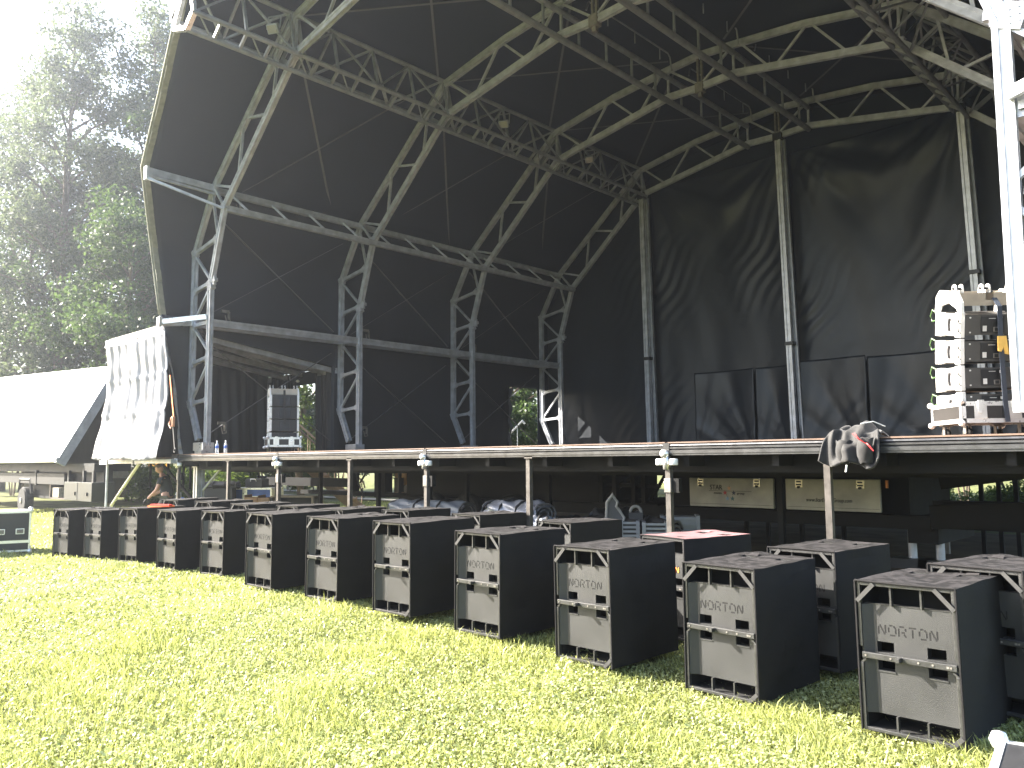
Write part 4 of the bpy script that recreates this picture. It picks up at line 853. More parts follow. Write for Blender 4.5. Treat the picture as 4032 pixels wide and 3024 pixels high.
# faces -X (to the left), stooping slightly, arms hanging forward
pp = thing('person', 'person in a dark T-shirt and work gloves stooping under the left wing', 'person', (-20.75,8.95,-.02), R(40))
V = [(.0,0,.93),(-.03,0,1.08),(-.08,0,1.26),(-.12,0,1.40),(-.17,0,1.49),(-.2,0,1.56),   # pelvis..neck 5
     (-.10,-.19,1.38),(-.16,-.27,1.12),(-.36,-.22,.95),(-.42,-.21,.9),                  # right arm
     (-.10,.19,1.38),(-.2,.25,1.13),(-.42,.16,1.0),(-.48,.15,.95),                    # left arm
     (.0,-.1,.88),(-.06,-.12,.48),(.02,-.13,.09),(-.1,-.14,.05),(.0,.1,.88),(-.04,.12,.48),(.04,.13,.09),(-.08,.14,.05)]
E = [(0,1),(1,2),(2,3),(3,4),(4,5),(3,6),(6,7),(7,8),(8,9),(3,10),(10,11),(11,12),(12,13),(0,14),(14,15),(15,16),(16,17),(0,18),(18,19),(19,20),(20,21)]
V = [(x,y,z-.17) if i < 14 else (x,y,z) for i,(x,y,z) in enumerate(V)]; V[14] = (-.02,-.1,.68); V[15] = (-.22,-.12,.42); V[18] = (-.02,.1,.68); V[19] = (-.2,.12,.42)
rd = [(.13,.16),(.115,.15),(.12,.17),(.12,.16),(.06,.06),(.055,.055),.062,.048,.036,.03,.062,.048,.036,.03,.088,.062,.045,.04,.088,.062,.045,.04]
skin('body', V, E, rd, SKIN, pp)
skin('shirt', [(.0,0,.72)]+V[1:4]+[(-.14,0,1.28),(-.10,-.19,1.215),(-.135,-.235,1.07),(-.10,.19,1.215),(-.155,.225,1.07)], [(0,1),(1,2),(2,3),(3,4),(3,5),(5,6),(3,7),(7,8)], [(.145,.175),(.132,.168),(.137,.187),(.135,.178),(.075,.08),.078,.072,.078,.072], SHIRT, pp)
skin('trousers', [V[0],V[14],V[15],(.02,-.13,.12),V[18],V[19],(.04,.13,.12)], [(0,1),(1,2),(2,3),(0,4),(4,5),(5,6)], [(.142,.172),.105,.08,.068,.105,.08,.068], TROUS, pp)
hd = MB(); n = 20; G = []
for i in range(15):
    th = math.pi*i/14; z = .125*math.cos(th); row = []
    for j in range(n+1):
        a = 2*math.pi*j/n; r = math.sin(th); x = -.098*r*math.cos(a); y = .076*r*math.sin(a)*(1-.12*max(0,-z/.125)); x -= .012*(1 if abs(a) < .7 or abs(a-2*math.pi) < .7 else 0)*max(0,-z/.125)
        nose = math.exp(-((y/.014)**2))*math.exp(-(((z+.012)/.028)**2)); x -= .026*nose if math.cos(a) > 0 else 0
        eye = math.exp(-(((abs(y)-.03)/.016)**2))*math.exp(-(((z-.012)/.012)**2)); x += .009*eye if math.cos(a) > 0 else 0
        mouth = math.exp(-((y/.026)**2))*math.exp(-(((z+.062)/.006)**2)); x += .006*mouth if math.cos(a) > 0 else 0
        row.append((x,y,z))
    G.append(row)
hd.grid(G); HM = Matrix.Translation((-.25,0,1.49)) @ Matrix.Rotation(R(-28),4,'Y'); 
h = hd.obj('head', SKIN, pp, True); h.matrix_local = HM
g = MB(); G2 = [[(p[0]*1.05+.004,p[1]*1.06,p[2]*1.05+.004) for p in r] for r in G[:8]]; G2 = [[(p[0] if p[2] > .045 or p[0] > -.02 else max(p[0],-.01),p[1],p[2]) for p in r] for r in G2]; g.grid(G2); o = g.obj('hair', HAIR, h, True)
g = MB(); [g.lathe([(.0,-.006),(.018,-.004),(.024,0),(.018,.006),(0,.008)],(.0,s*.078,-.005),10,0,Matrix.Rotation(R(90),3,'X') @ Matrix.Diagonal((.8,1.3,1))) for s in (-1,1)]; g.obj('ear', SKIN, h, True)
for s, w, e in ((-1,Vector(V[9]),Vector(V[8])),(1,Vector(V[13]),Vector(V[12]))):
    d = (w-e).normalized(); up = Vector((0,0,1)); sd = d.cross(up).normalized(); c = w+d*.01; VV = [tuple(c),tuple(c+d*.05),tuple(c+d*.09)]; EE = [(0,1),(1,2)]; rr = [.034,(.046,.03),(.042,.026)]
    for k, L in enumerate((.06,.075,.08,.07)):
        o_ = sd*(.03-.02*k); b = c+d*.085+o_; n0 = len(VV); VV += [tuple(b),tuple(b+d*L*.45-up*.01),tuple(b+d*L*.7-up*.035),tuple(b+d*L*.65-up*.055)]; EE += [(2,n0),(n0,n0+1),(n0+1,n0+2),(n0+2,n0+3)]; rr += [.012,.0105,.0095,.008]
    n0 = len(VV); b = c+d*.03+sd*.035*s; VV += [tuple(b),tuple(b+d*.035+sd*.02*s-up*.02),tuple(b+d*.06+sd*.015*s-up*.035)]; EE += [(1,n0),(n0,n0+1),(n0+1,n0+2)]; rr += [.014,.012,.01]
    skin('glove', VV, EE, rr, GLOVE, pp, 1)
MB().box((-.235,-.075,1.14),(.03,.05,.016),Matrix.Rotation(.5,3,'Z')).obj('shirt_badge', WHITE, pp)
for s in (-1,1): MB().box((-.06,s*.135,.045),(.28,.1,.1),None,0,.03).obj('boot', BLACK, pp)
# ------------------------------------------------------------------ lorry and trailer at the left
LWH = mat('white_trailer_panel', (.8,.8,.8), .4, 0, .04, 2); LDK = mat('shaded_lorry_chassis', (.006,.006,.006), .7, 0, .25, 3); TOOL = mat('grey_green_toolbox', (.02,.023,.022), .5, .1, .15, 4)  # chassis and toolbox colours darkened to imitate tree shade on the lorry
lt = thing('lorry', 'flatbed lorry trailer with a tilted white side panel at the left edge', 'lorry', (-33,9.6,0))
def lrel(o): o.parent = lt; o.location = (33,-9.6,0); return o
Lx0, Lx1 = -43, -27.0
g = MB(); g.poly([(Lx0,8.35,1.68),(Lx1-.1,8.35,1.68),(Lx1-.1,9.55,4.02),(Lx1-.1,9.6,4.72),(Lx0,9.6,4.72+.75)],Vector((0,1,-.45)).normalized(),.09); lrel(g.obj('side_panel', LWH))
g = MB(); g.bar((Lx1,8.3,1.6),(Lx1,9.62,4.1),.2,.28,(0,1,0)); g.box((Lx1,8.22,1.75),(.21,.1,.1)); lrel(g.obj('end_beam', ALU_D))
g = MB(); g.bb(Lx0,Lx1+1.6,8.75,9.2,1.35,1.62); g.bb(Lx0,-28.5,9.2,11,1.35,1.62); g.bb(Lx0,Lx1+.6,9.7,10.9,1.62,4.0); g.bb(Lx0,-27.8,8.7,9.2,.95,1.3); 
for x in (-30.6,-27.4,-26.1,-25.3): g.bb(x-.06,x+.06,8.68,8.76,.9,1.4)
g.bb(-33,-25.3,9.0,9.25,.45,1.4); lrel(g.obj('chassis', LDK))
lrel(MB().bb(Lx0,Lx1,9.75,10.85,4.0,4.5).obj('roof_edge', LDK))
for x in (-31.8,-36.5): 
    w = lrel(MB().lathe([(.28,-.14),(.42,-.14),(.46,-.09),(.46,.09),(.42,.14),(.3,.14)],(x,8.75,.36),26,0,Matrix.Rotation(R(90),3,'X')).obj('wheel', RUBBER)); g = MB(); g.lathe([(.28,0),(.26,.08),(.12,.02),(.1,.12),(.02,.13)],(x,8.7,.36),18,0,Matrix.Rotation(R(90),3,'X')); g.obj('hub', GALV, w)
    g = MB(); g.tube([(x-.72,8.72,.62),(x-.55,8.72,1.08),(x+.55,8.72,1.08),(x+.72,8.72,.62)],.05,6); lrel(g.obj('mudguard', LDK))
b = lrel(MB().bb(-27.3,-24.95,8.55,9.2,.5,1.06,0,.015).obj('toolbox', TOOL)); MB().bb(-26.13,-26.12,8.54,8.55,.52,1.05).obj('door_gap', BLACK, b)
for x in (-26.3,-25.3): MB().box((x,8.53,.72),(.05,.03,.1)).obj('door_latch', BLACK, b)
g = MB(); g.bb(-28.8,-27.35,8.6,9.2,.5,.54); g.bb(-28.8,-28.75,8.6,9.2,.5,.95); g.bb(-28.8,-27.35,9.1,9.2,.5,.95); q = lrel(g.obj('open_locker', mat('brown_locker',(.06,.042,.03),.7)))
MB().bb(-28.7,-28.1,8.65,9.0,.55,.85).obj('locker_load', mat('cream_crate',(.25,.22,.17),.7,0,.3,20), q)
# second lorry seen end-on behind the wing
l2 = thing('box_lorry', 'rear of a dark lorry with orange and red marker boards behind the wing', 'lorry', (-33,13.2,0), R(18))
g = MB(); g.bb(-3.2,1.9,.1,6,.35,1.0); g.bb(-3.0,1.8,.3,6,1.62,3.9); g.bb(-2.6,1.0,0,.1,1.12,1.3); g.obj('body', mat('dark_lorry_rear',(.03,.029,.0275),.6,.1,.2,2), l2)
g = MB(); g.bb(-2.6,1.6,-.02,.1,1.02,1.45); g.obj('rear_rail', mat('grey_rear_rail',(.2,.195,.175),.55,0,.15), l2)
for x0,x1 in ((-2.35,-.95),(.35,1.6)):
    b = MB().bb(x0,x1,-.05,-.02,1.42,1.75).obj('marker_board', mat('red_board_edge',(.7,.1,.03),.4,0,.05) if x0 < 0 else bpy.data.materials['red_board_edge'], l2); MB().bb(x0+.06,x1-.06,-.06,-.05,1.48,1.69).obj('yellow_field', mat('amber_board',(.8,.4,.04),.4,0,.05) if x0 < 0 else bpy.data.materials['amber_board'], b)
MB().bb(-.9,.3,-.03,-.02,1.46,1.75).obj('pale_board', mat('pale_board',(.5,.5,.49),.5,0,.05), l2)
g = MB(); [g.bb(x,x+.25,.05,.1,.42,.9) for x in (-2.0,.4,.9)]; g.obj('recess', BLACK, l2); g = MB(); [g.box((x,.05,z),(.16,.08,.14)) for x,z in ((-2.7,.72),(-2.5,.55),(-2.3,.75))]; g.obj('tail_lamp', mat('orange_lamp',(.6,.14,.05),.4), l2)
# ------------------------------------------------------------------ stairs and oddments below the deck
def stairs(label, loc, rz, n, w, rise, go, m, rail=True, name='stairs', hand=1.0):
    t = thing(name, label, 'stairs', loc, rz)
    for s in (0,1):
        g = MB(); y = s*w; g.bar((0,y,0),(n*go,y,n*rise),.06,.24,(0,0,1)); g.obj('stringer', m, t)
        if rail:
            g = MB(); g.tube([(0,y,hand*.75),(0.05,y,hand*.95),(n*go,y,n*rise+hand),(n*go+.1,y,n*rise+hand*.9)],.03,8); g.obj('handrail', WHITE if m != STEPWOOD else m, t)
            g = MB(); [g.tube([((k+.3)*go,y,(k+.3)*rise),((k+.3)*go,y,(k+.3)*rise+hand)],.014,6) for k in range(n)]; g.obj('baluster_set', WHITE if m != STEPWOOD else m, t)
    for k in range(n): MB().bb(k*go-.05,k*go+.25,0.03,w-.03,(k+.6)*rise,(k+.6)*rise+.04).obj('tread', m, t)
    return t
TANR = mat('tan_handrail', (.62,.5,.4), .5, 0, .1)
stairs('tan stairs with handrail outside the left wing doorway', (-21.85,15.9,.0), R(224), 8,.9,.255,.3, STEPWOOD)
stairs('pale stairs with a white railing outside the rear left doorway', (-21.5,20.1,.0), R(44), 8,.35,.25,.26, WHITE, hand=1.05)
stairs('pale trestle of open steps behind the equipment bay', (-20.0,17.6,-.2), R(160), 5,.8,.2,.4, STEPWOOD, False)
def crumple(name, label, cat, loc, rz, L, r, m, loops=2, seed=1, sq=.7):
    t = thing(name, label, cat, loc, rz); rs = random.Random(seed); p = [rs.uniform(0,6) for _ in range(6)]; G = []
    for i in range(25):
        a = i/24; x = -L/2+L*a; row = []
        for j in range(33):
            b = 2*math.pi*j/32; rr = r*(1+.12*math.sin(3*b+9*a+p[0])+.1*math.sin(7*b-14*a+p[1])+.08*math.sin(a*11+p[2]))*(1-.25*(abs(2*a-1))**6)
            row.append((x+.03*math.sin(b*3+p[3]), rr*math.cos(b), max(.0, r*sq+rr*sq*math.sin(b))))
        G.append(row)
    g = MB(); g.grid(G); g.obj('rolled_sheet', m, t, True)
    for e in (-L/2,L/2):
        g = MB()
        for k in range(3): rr = r*(.9-.28*k); g.tube([(e,rr*math.cos(b*.5236),r*sq+rr*sq*math.sin(b*.5236)) for b in range(13)],.018,6)
        g.obj('roll_end', GREYWEB, t)
    if loc[2] > .4: MB().bb(-L*.4,L*.4,-r*.7,r*.7,-loc[2],.02).obj('bundle_base', BLACK, t)
    g = MB(); [g.tube([(x,r*1.12*math.cos(b*.5236),r*sq+r*1.12*sq*math.sin(b*.5236)) for b in range(13)],.02,6) for x in (-.1*L,.22*L)]; g.obj('tie', STRAPK, t); return t
SILV2 = mat('blue_silver_sheet', (.24,.26,.31), .35, .2, .15, 4, .3, 12)
crumple('rolled_tarpaulin','rolled grey-blue tarpaulin lying below the deck left of centre','tarpaulin',(-11.2,9.6,.52),R(8),1.7,.27,mat('grey_blue_sheet',(.13,.15,.18),.5,0,.2,3,.3,9),2,3)
crumple('rolled_tarpaulin','shiny silver tarpaulin roll below the deck near the middle','tarpaulin',(-8.85,9.4,.6),R(-8),1.3,.26,SILV2,2,5)
crumple('rolled_tarpaulin','crumpled silver sheet end hanging below the deck near the middle','tarpaulin',(-8.05,9.1,.48),R(30),.4,.2,SILV2,1,8)
for nm,lab,loc,L,r,s in (('cable_bag','black cable bag slumped below the deck behind the pink-lidded subwoofer',(-6.9,9.7,.3),1.4,.33,4),('cable_bag','black bag below the deck beside the grey hoop',(-7.5,10.2,.35),.7,.35,9),('cable_bag','dark grey sack beside the silver tarpaulin roll',(-7.9,9.8,.45),.8,.2,11)):
    crumple(nm,lab,'bag',loc,R(12),L,r,mat('black_bag_fabric',(.016,.016,.017),.7,0,.2) if s==4 else bpy.data.materials['black_bag_fabric'],1,s)
t = thing('folding_seat', 'grey hoop-shaped bag frame standing among black bags below the deck', 'bag frame', (-6.95,9.4,.58), R(35))
LG = mat('light_grey_webbing',(.22,.22,.215),.6,0,.1)
lp = [(-.12,0,.1),(-.1,0,.42),(-.02,0,.52),(.05,0,.42),(.03,0,.36),(.09,0,.28),(.14,0,.2),(.12,0,.12),(0,0,.0),(-.12,0,.1)]
MB().tube(lp,.022,8).obj('hoop', LG, t); g = MB(); g.poly([(p[0]*.9,.01,p[2]) for p in lp[:-1]],(0,1,0),.02); g.obj('infill', mat('dark_grey_mesh',(.06,.06,.065),.7), t); g = MB(); g.tube([(-.02,0,.0),(.08,0,-.1),(.2,0,-.16)],.022,8); g.obj('foot', LG, t)
t = thing('cable_hoop', 'small grey arched handle standing among black bags below the deck', 'handle', (-6.72,9.6,.84), R(35)); MB().tube([(.08*math.cos(a*.35),0,.1*math.sin(a*.35)) for a in range(10)],.022,8).obj('arch', LG, t); MB().bb(-.1,.1,-.03,.03,-.3,.01).obj('base', BLACK, t)
CRATE = mat('pale_grey_crate',(.16,.175,.2),.5,0,.1)
for i,(x,y,w,lab) in enumerate(((-6.72,9.2,.28,'pale grey slatted crate below the deck, left one'),(-6.34,9.2,.36,'pale grey slatted crate below the deck left of a stage leg'),(-6.5,9.9,.55,'wide pale grey tray below the deck beside the pink-lidded subwoofer'))):
    t = thing('plastic_crate', lab, 'crate', (x,y,.4 if i < 2 else .3), R(35), 'grey crates below the deck'); h = .35 if i < 2 else .5
    for k in range(6): MB().bb(0,w,0,.02,.02+h*k/6,.02+h*k/6+.03).obj('slat', CRATE, t)
    for xx in (0,w-.05): MB().bb(xx,xx+.05,-.01,.35,0,h).obj('post', CRATE, t)
    MB().bb(.02,w-.02,.03,.34,0,h-.02).obj('load', BLACK if i < 2 else CRATE, t)
t = thing('flight_case','blue flight case with aluminium edges standing under the left of the deck','flight case',(-23.9,12.2,-.05),R(30))
MB().bb(0,1.5,0,.7,.2,.85,0,.01).obj('case_body', mat('blue_case_board',(.03,.09,.35),.4), t); g = MB(); g.bb(-.01,1.51,-.01,.71,.82,.87); g.bb(-.01,1.51,-.01,.71,.18,.25); g.bb(-.01,.04,-.01,.71,.2,.85); g.bb(1.46,1.51,-.01,.71,.2,.85); g.bb(.5,.66,-.015,0,.2,.85); g.obj('edge_trim', FCA, t); MB().bb(.85,1.15,-.02,0,.45,.62).obj('recessed_handle', FCA, t)
t = thing('black_case','black equipment case on top of the blue flight case','case',(-23.6,12.6,.82),R(30)); MB().bb(0,.6,0,.4,0,.28,0,.03).obj('case_body', BLACK, t); MB().tube([(.2,-.02,.2),(.22,-.05,.27),(.38,-.05,.27),(.4,-.02,.2)],.015,6).obj('handle', WHITE, t)
for i,(x,y,w,lab) in enumerate(((-21.2,11.3,.4,'small brown cardboard box under the deck left of a leg'),(-20.62,11.4,.36,'cardboard box beside the pale-topped table under the deck'))):
    t = thing('cardboard_box', lab, 'box', (x,y,.25), R(30)); CB = mat('brown_card',(.42,.27,.17),.8) if i==0 else bpy.data.materials['brown_card']; MB().bb(0,w,0,.4,0,.38,0,.006).obj('carton', CB, t); g = MB(); g.bar((0,0,.38),(0,.4,.395),.01,.12); g.bb(.0,w,.17,.23,.381,.384); g.obj('flap', CB, t)
t = thing('table','low table with a cream top under the deck','table',(-20.3,11.6,.18),R(30)); MB().bb(0,1.3,0,.6,.46,.5).obj('tabletop', mat('cream_top',(.4,.33,.25),.5), t); [MB().bb(x,x+.06,y,y+.06,-.3,.46).obj('leg', BLACK if x < 1 else bpy.data.materials['cream_top'], t) for x in (0,1.24) for y in (0,.54)]; MB().bb(.06,1.24,.5,.54,.0,.46).obj('panel', BLACK, t)
for k in range(8):
    t = thing('stacked_chair', 'pale plastic seat in the stack left of the blue case, %s from the top' % ORD[k] if k else 'topmost pale plastic seat of the stack left of the blue case', 'chair', (-24.5+.03*(k%3),11.5,.76-.085*k), R(30+3*(k%2)), 'stacked pale seats under the deck')
    PS = mat('pale_plastic_seat',(.26,.255,.24),.5,0,.1) if k == 0 else bpy.data.materials['pale_plastic_seat']
    g = MB(); g.bb(0,1.1,0,.5,0,.03,0,.01); g.obj('seat', PS, t); g = MB(); g.bb(.2,1.0,.1,.5,-.06,-.01); g.obj('underframe', BLACK, t)
crumple('cable_pile','dark heap of cable and sheet on the stack of pale seats','cable pile',(-23.9,11.9,.8),R(30),1.3,.16,bpy.data.materials['black_bag_fabric'],1,15)
for i,(x,y) in enumerate(((-24.52,10.9),(-24.2,10.9))):
    t = thing('plastic_drum', ('tall pale plastic drum beside the person','low pale plastic drum beside the stage leg')[i], 'drum', (x,y,0)); MB().lathe([(.08,0),(.1,.05),(.1,.6-.2*i),(.08,.7-.2*i),(.05,.73-.2*i)],(0,0,0),18).obj('drum_body', mat('pale_plastic',(.5,.5,.45),.4,0,.1) if i==0 else bpy.data.materials['pale_plastic'], t, True); MB().lathe([(.045,.72-.2*i),(.045,.77-.2*i)],(0,0,0),12).obj('cap', BLUE, t)
# ------------------------------------------------------------------ paths and soil behind
def sheet(name, x0,x1,y0,y1,z,m):
    o = bpy.data.objects.new(name, npmesh(name, np.array([(x0,y0,z),(x1,y0,z),(x1,y1,z),(x0,y1,z)],float), np.array([[0,1,2,3]]), m)); COL.objects.link(o); tag(o, kind='structure')
sheet('bare_soil', -18.5, 3, 9.4, 19.2, .012, mat('bare_soil',(.12,.095,.065),.95,0,.35,1.5,.4,12,spec=.1))
sheet('path', -60, 8, 20.6, 21.5, .014, mat('pale_path',(.42,.39,.33),.85,0,.15,2))
sheet('path', -60, 8, 24.2, 25.2, .014, bpy.data.materials['pale_path'])
# ------------------------------------------------------------------ vegetation
RG = np.random.default_rng(11)
def leafcloud(C, Rr, n, size, flat=.6):
    """n leaf quads spread through clumps C (k,3) of radius Rr (k,)"""
    w = Rr**2.2; k = RG.choice(len(C), n, p=w/w.sum()); u = RG.normal(size=(n,3)); u /= np.linalg.norm(u,axis=1)[:,None]
    r = RG.random(n)**.45; P = C[k]+u*(Rr[k]*r)[:,None]*np.array([1,1,.75])
    nn = RG.normal(size=(n,3))+np.array([0,0,flat]); nn /= np.linalg.norm(nn,axis=1)[:,None]
    a = np.cross(nn, RG.normal(size=(n,3))); a /= np.linalg.norm(a,axis=1)[:,None]; b = np.cross(nn,a)
    s = size*(.6+.8*RG.random(n))[:,None]; a = a*s; b = b*s*.62
    V = np.stack([P-a*.5, P+b*.5-a*.05, P+a*.55-nn*s*.15, P-b*.5-a*.05],1).reshape(-1,3)
    return V, np.arange(4*n).reshape(n,4)
LEAF_A = leaf_mat('leaf_grey_green', (.045,.06,.032), (.125,.15,.08), .5, .35)
LEAF_B = leaf_mat('leaf_dark_green', (.025,.045,.016), (.08,.115,.04), .42, .5)
LEAF_H = leaf_mat('leaf_hedge', (.04,.075,.018), (.15,.2,.05), .4, .8)
BARK = mat('grey_brown_bark', (.13,.10,.08), .9, 0, .3, 6, .6, 14, spec=.2)
def at(u, depth):
    a = YAW+math.atan((2016-u)/3162.); r = depth/math.cos(math.atan((2016-u)/3162.)); return (-math.sin(a)*r, math.cos(a)*r)
def tree(name, label, x, y, H, rad, leaf, n, size, seed, lean=0.0, trunk=.28, base=.12, group=None):
    t = thing(name, label, 'tree', (x,y,0), 0, group); rs = random.Random(seed); g = MB(); C = []; Rr = []
    stems = []
    tp = [(0,0,-.2),(rs.uniform(-.2,.2),rs.uniform(-.2,.2),H*.22),(lean*.4+rs.uniform(-.3,.3),rs.uniform(-.3,.3),H*.45),(lean*.7,rs.uniform(-.4,.4),H*.7),(lean,0,H*.95)]
    g.tube(tp, trunk, 9, 0, (0,1,0), [1.25,1,.75,.42,.12])
    nb = int(H*2.1)
    for k in range(nb):
        f = base+(.93-base)*(k+.5)/nb; i = min(3,int(f/.2375)); zz = f*H
        p0 = Vector(tp[0]); 
        for a,b in zip(tp[:-1],tp[1:]):
            if a[2] <= zz <= b[2]: p0 = Vector(a).lerp(Vector(b),(zz-a[2])/(b[2]-a[2]))
        az = k*2.4+rs.uniform(-.5,.5); L = rad*(1.0-.75*max(0,(f-.45)/.55)**1.5)*rs.uniform(.55,1.08)*(.75 if f < .25 else 1); up = rs.uniform(.35,1.0)
        d = Vector((math.cos(az),math.sin(az),up)).normalized(); p1 = p0+d*L*.5+Vector((0,0,.1*L)); p2 = p0+d*L+Vector((0,0,-.02*L))
        g.tube([p0,p1,p2], .03+.075*L/rad*trunk/.28*1.2, 6, 0, (0,0,1), [1,.6,.2])
        for q,s in ((p1.lerp(p2,.25),.75),(p2,1.0)):
            for _ in range(2):
                C.append(tuple(q+Vector((rs.uniform(-.7,.7),rs.uniform(-.7,.7),rs.uniform(-.5,.6)))*rad*.28)); Rr.append(rad*rs.uniform(.15,.33)*s)
    C.append((lean,0,H*.97)); Rr.append(rad*.25)
    g.obj('trunk', BARK, t, True); V, F = leafcloud(np.array(C), np.array(Rr), n, size)
    o = bpy.data.objects.new('crown', npmesh('crown', V, F, leaf)); COL.objects.link(o); o.parent = t; return t
def topz(v, depth): return 1.6+(1822-v)/3162.*depth
TR = [('tall_tree','tall grey-green tree left of the sky gap, highest crown at the upper left',215,46,-90,4.3,LEAF_A,36000,.21,1,.4),
 ('tall_tree','tall grey-green tree right of the sky gap, next to the stage lining',560,47,-60,4.4,LEAF_A,36000,.21,2,-.3),
 ('broad_tree','lower leafy tree at the left picture edge',10,50,270,4.6,LEAF_A,22000,.2,3,0),
 ('broad_tree','dark broad tree filling the middle below the sky gap',395,50,560,5.2,LEAF_B,24000,.22,4,.2),
 ('broad_tree','dark tree close beside the stage lining at mid height',655,44,330,3.6,LEAF_B,19000,.2,5,.3),
 ('broad_tree','dark tree behind the white lorry panel near the left edge',110,47,700,4.2,LEAF_B,21000,.2,6,.1),
 ('broad_tree','dark tree behind the silver tarpaulin',480,40,820,4.2,LEAF_B,21000,.2,7,.2)]
for nm,lab,u,D,tv,rad,lf,n,sz,sd,ln in TR:
    x, y = at(u, D); H = topz(tv, D); tree(nm, lab, x, y, H, rad, lf, n, sz, sd, ln, .3 if nm == 'tall_tree' else .26, .1)
x, y = at(-330, 54); tree('tall_tree','tall tree beyond the left picture edge', x, y, 19, 5, LEAF_A, 22000, .24, 21, 0)
def bush_mesh(seed, w, h, n, size, leaf):
    rs = np.random.default_rng(seed); k = 26; C = np.stack([rs.uniform(-w/2,w/2,k), rs.uniform(-w/3,w/3,k), rs.uniform(.15,.9,k)**.8*h],1); Rr = rs.uniform(.16,.32,k)*w*.62
    V, F = leafcloud(C, Rr, n, size); V[:,2] = np.maximum(V[:,2], .01); return npmesh('foliage', V, F, leaf)
BM = [bush_mesh(3,4.2,3.2,9000,.17,LEAF_H), bush_mesh(5,4.6,4.6,11000,.18,LEAF_B), bush_mesh(8,3.6,1.6,7000,.13,LEAF_H)]
def bush(kind, x, y, rz, lab, cat='bush', sc=1.0):
    t = thing('bush', lab, cat, (x,y,0), rz, 'bushes behind the stage'); o = bpy.data.objects.new('foliage', BM[kind]); COL.objects.link(o); o.parent = t; o.scale = (sc,sc,sc)
    g = MB(); [g.tube([(a*.3,b*.2,-.1),(a*.5,b*.5,.8),(a,b,1.6)],.035,5,0,(0,1,0)) for a,b in ((.5,.2),(-.6,.1),(.1,-.4),(-.2,.3))]; s = g.obj('stem', BARK, t)
for k in range(9):
    x = -1.5-3.6*k; bush(0 if k%2 else 1, x, 34.5+.8*math.sin(k*2.1), k*1.3, 'sunlit hedge bush seen under the deck at the right' if k == 0 else 'hedge bush hidden behind the stage, %s from the right' % ORD[k])
for k in range(10):
    x = -24-3.4*k; y = 23+.5*math.sin(k*1.7)+.25*k; bush((1,0,1)[k%3], x, y, k*.9, 'dark bush seen through the doorways and under the deck, %s along from the stage' % ORD[k])
for k,(u,D,kd,lab) in enumerate(((60,43,1,'dark bush behind the lorry wheels at the left edge'),(300,38,1,'dark bush behind the grey toolbox'),(520,36,0,'green bush behind the second lorry'),(760,34,0,'green bush seen under the left end of the deck'),(905,33,1,'dark green bush behind the blue case'),(1050,32,0,'green bush behind the low table under the deck'),(680,30,2,'low green bush to the right of the person'))):
    x, y = at(u, D); bush(kd, x, y, k, lab)
for k,(x,y) in enumerate(((-4.8,23.3),(-7.2,23.6),(-2.2,23.4))): bush(2, x, y, k*2, ('low shaded plants behind the trailer beam at the right','low shaded plants behind the trailer','low shaded plants at the right picture edge')[k], 'shrub', .6)
x, y = at(1195, 30); tree('garden_tree','leafy tree seen through the left wing doorway', x, y, 9, 2.6, LEAF_H, 14000, .15, 31, 0, .12)
x, y = at(2065, 40); tree('garden_tree','light green tree seen through the rear left doorway', x, y, 12, 3.2, LEAF_H, 16000, .16, 32, 0, .12)
x, y = at(2010, 34); tree('garden_tree','second tree just left in the rear left doorway', x, y, 8, 2.6, LEAF_B, 12000, .15, 33, 0, .12)
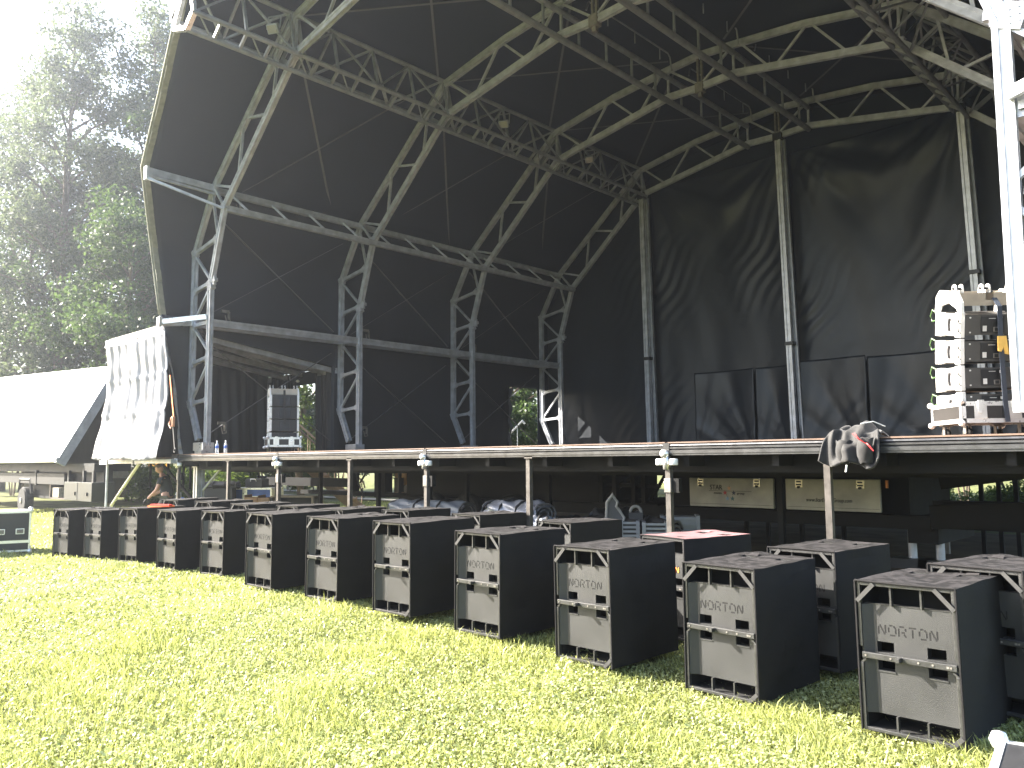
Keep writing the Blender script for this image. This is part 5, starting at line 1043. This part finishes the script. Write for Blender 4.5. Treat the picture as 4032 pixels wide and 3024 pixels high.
# ------------------------------------------------------------------ grass
def build_grass():
    def scatter(n, d0, d1, pw):
        u = RG.random(n); e = 2-pw; D = (d0**e+(d1**e-d0**e)*u)**(1/e); th = YAW+(RG.random(n)-.62)*R(88)
        x, y = -np.sin(th)*D, np.cos(th)*D
        k = ~((y > 9.6+.3*np.sin(x*3)) & (x > -24)) & (y < 26)
        return x[k], y[k], D[k]
    def nz(x, y, s, o): return (np.sin(x*s+1.7*np.sin(y*s*.7+o))+np.sin(y*s*1.3+1.3*np.sin(x*s*.9+o*2)))*.25+.5
    x, y, D = scatter(500000, 3.2, 34, 1.45); n = len(x)
    tus = np.clip(nz(x,y,2.3,1)*nz(x,y,5.1,2)*2.2-.25, 0, 1)**1.5; edge = np.exp(-((y-4.98)/.22)**2)*.9*(RG.random(n) < .10)+.4*((y > 5.1)&(y < 7.5)&(RG.random(n) < .12))
    h = (.022+.035*RG.random(n)+.075*tus*RG.random(n)+.09*edge*RG.random(n)**2)*np.where(D > 14, 1.25, 1); w = (.0028+.0022*RG.random(n))*np.clip(D/6,1,3.2)
    az = RG.random(n)*6.283; az = np.where(RG.random(n) < .35, 2.2+2.5*nz(x,y,1.1,3), az); ln = h*(.25+.9*RG.random(n)); fa = az+1.57+RG.normal(size=n)*.6
    z = gz(x,y)+.0; B = np.stack([x,y,z-.004],1); dl = np.stack([np.cos(az),np.sin(az),0*az],1); s = np.stack([np.cos(fa),np.sin(fa),0*fa],1)*w[:,None]
    up = np.array([0,0,1.]); M = B+dl*(ln*.35)[:,None]+up*(h*.62)[:,None]; T = B+dl*ln[:,None]+up*(h*np.where(ln > h*.8,.85,1))[:,None]
    V = np.stack([B-s,B+s,M-s*.8,M+s*.8,T],1).reshape(-1,3); b = (np.arange(n)*5)[:,None]
    F = np.concatenate([b+np.array([0,1,3]), b+np.array([0,3,2]), b+np.array([2,3,4])],0)
    GM = leaf_mat('grass_blade', (.165,.19,.05), (.54,.56,.22), .42, 1.6, .42)
    g = bpy.data.objects.new('grass', npmesh('grass', V, F, GM)); COL.objects.link(g); tag(g, 'bright sunlit lawn grass in front of the stage', 'grass', None, 'stuff')
    x, y, D = scatter(390000, 3.2, 22, 1.5); k = RG.random(len(x)) < np.clip(.25+1.1*nz(x,y,1.5,5),0,1); x, y, D = x[k], y[k], D[k]; n = len(x)
    z = gz(x,y)+.012+.035*RG.random(n); P = np.stack([x,y,z],1); nn = RG.normal(size=(n,3))*.55+np.array([0,0,1]); nn /= np.linalg.norm(nn,axis=1)[:,None]
    a = np.cross(nn, RG.normal(size=(n,3))); a /= np.linalg.norm(a,axis=1)[:,None]; c = np.cross(nn,a); r = ((.006+.007*RG.random(n))*np.clip(D/8,1,1.8))[:,None]
    q = [P+(a*math.cos(t)+c*math.sin(t))*r*(1 if j%2 else .8) for j,t in enumerate(np.arange(6)*1.0472)]
    V = np.stack(q,1).reshape(-1,3); F = np.arange(6*n).reshape(n,6)
    CM = leaf_mat('clover_leaf', (.14,.17,.05), (.49,.53,.27), .35, 2.2, .4)
    o = bpy.data.objects.new('clover', npmesh('clover', V, F, CM)); COL.objects.link(o); tag(o, 'small clover leaves spread through the lawn', 'clover', None, 'stuff')
build_grass()
bpy.context.view_layer.update()

# ------------------------------------------------------------------ air volume added to imitate lens glare
hz = bpy.data.materials.new('glare_haze'); hz.use_nodes = True; t = hz.node_tree; t.nodes.remove(t.nodes['Principled BSDF']); pv = t.nodes.new('ShaderNodeVolumePrincipled')
pv.inputs['Color'].default_value = (.82,.89,1,1); pv.inputs['Density'].default_value = .0014; pv.inputs['Anisotropy'].default_value = .75
t.links.new(pv.outputs[0], t.nodes['Material Output'].inputs['Volume'])
tag(MB().bb(-90,30,-40,75,-1.5,36).obj('glare_haze', hz), 'unseen air volume added to imitate lens glare over the stage and trees', 'glare_haze', None, 'stuff')
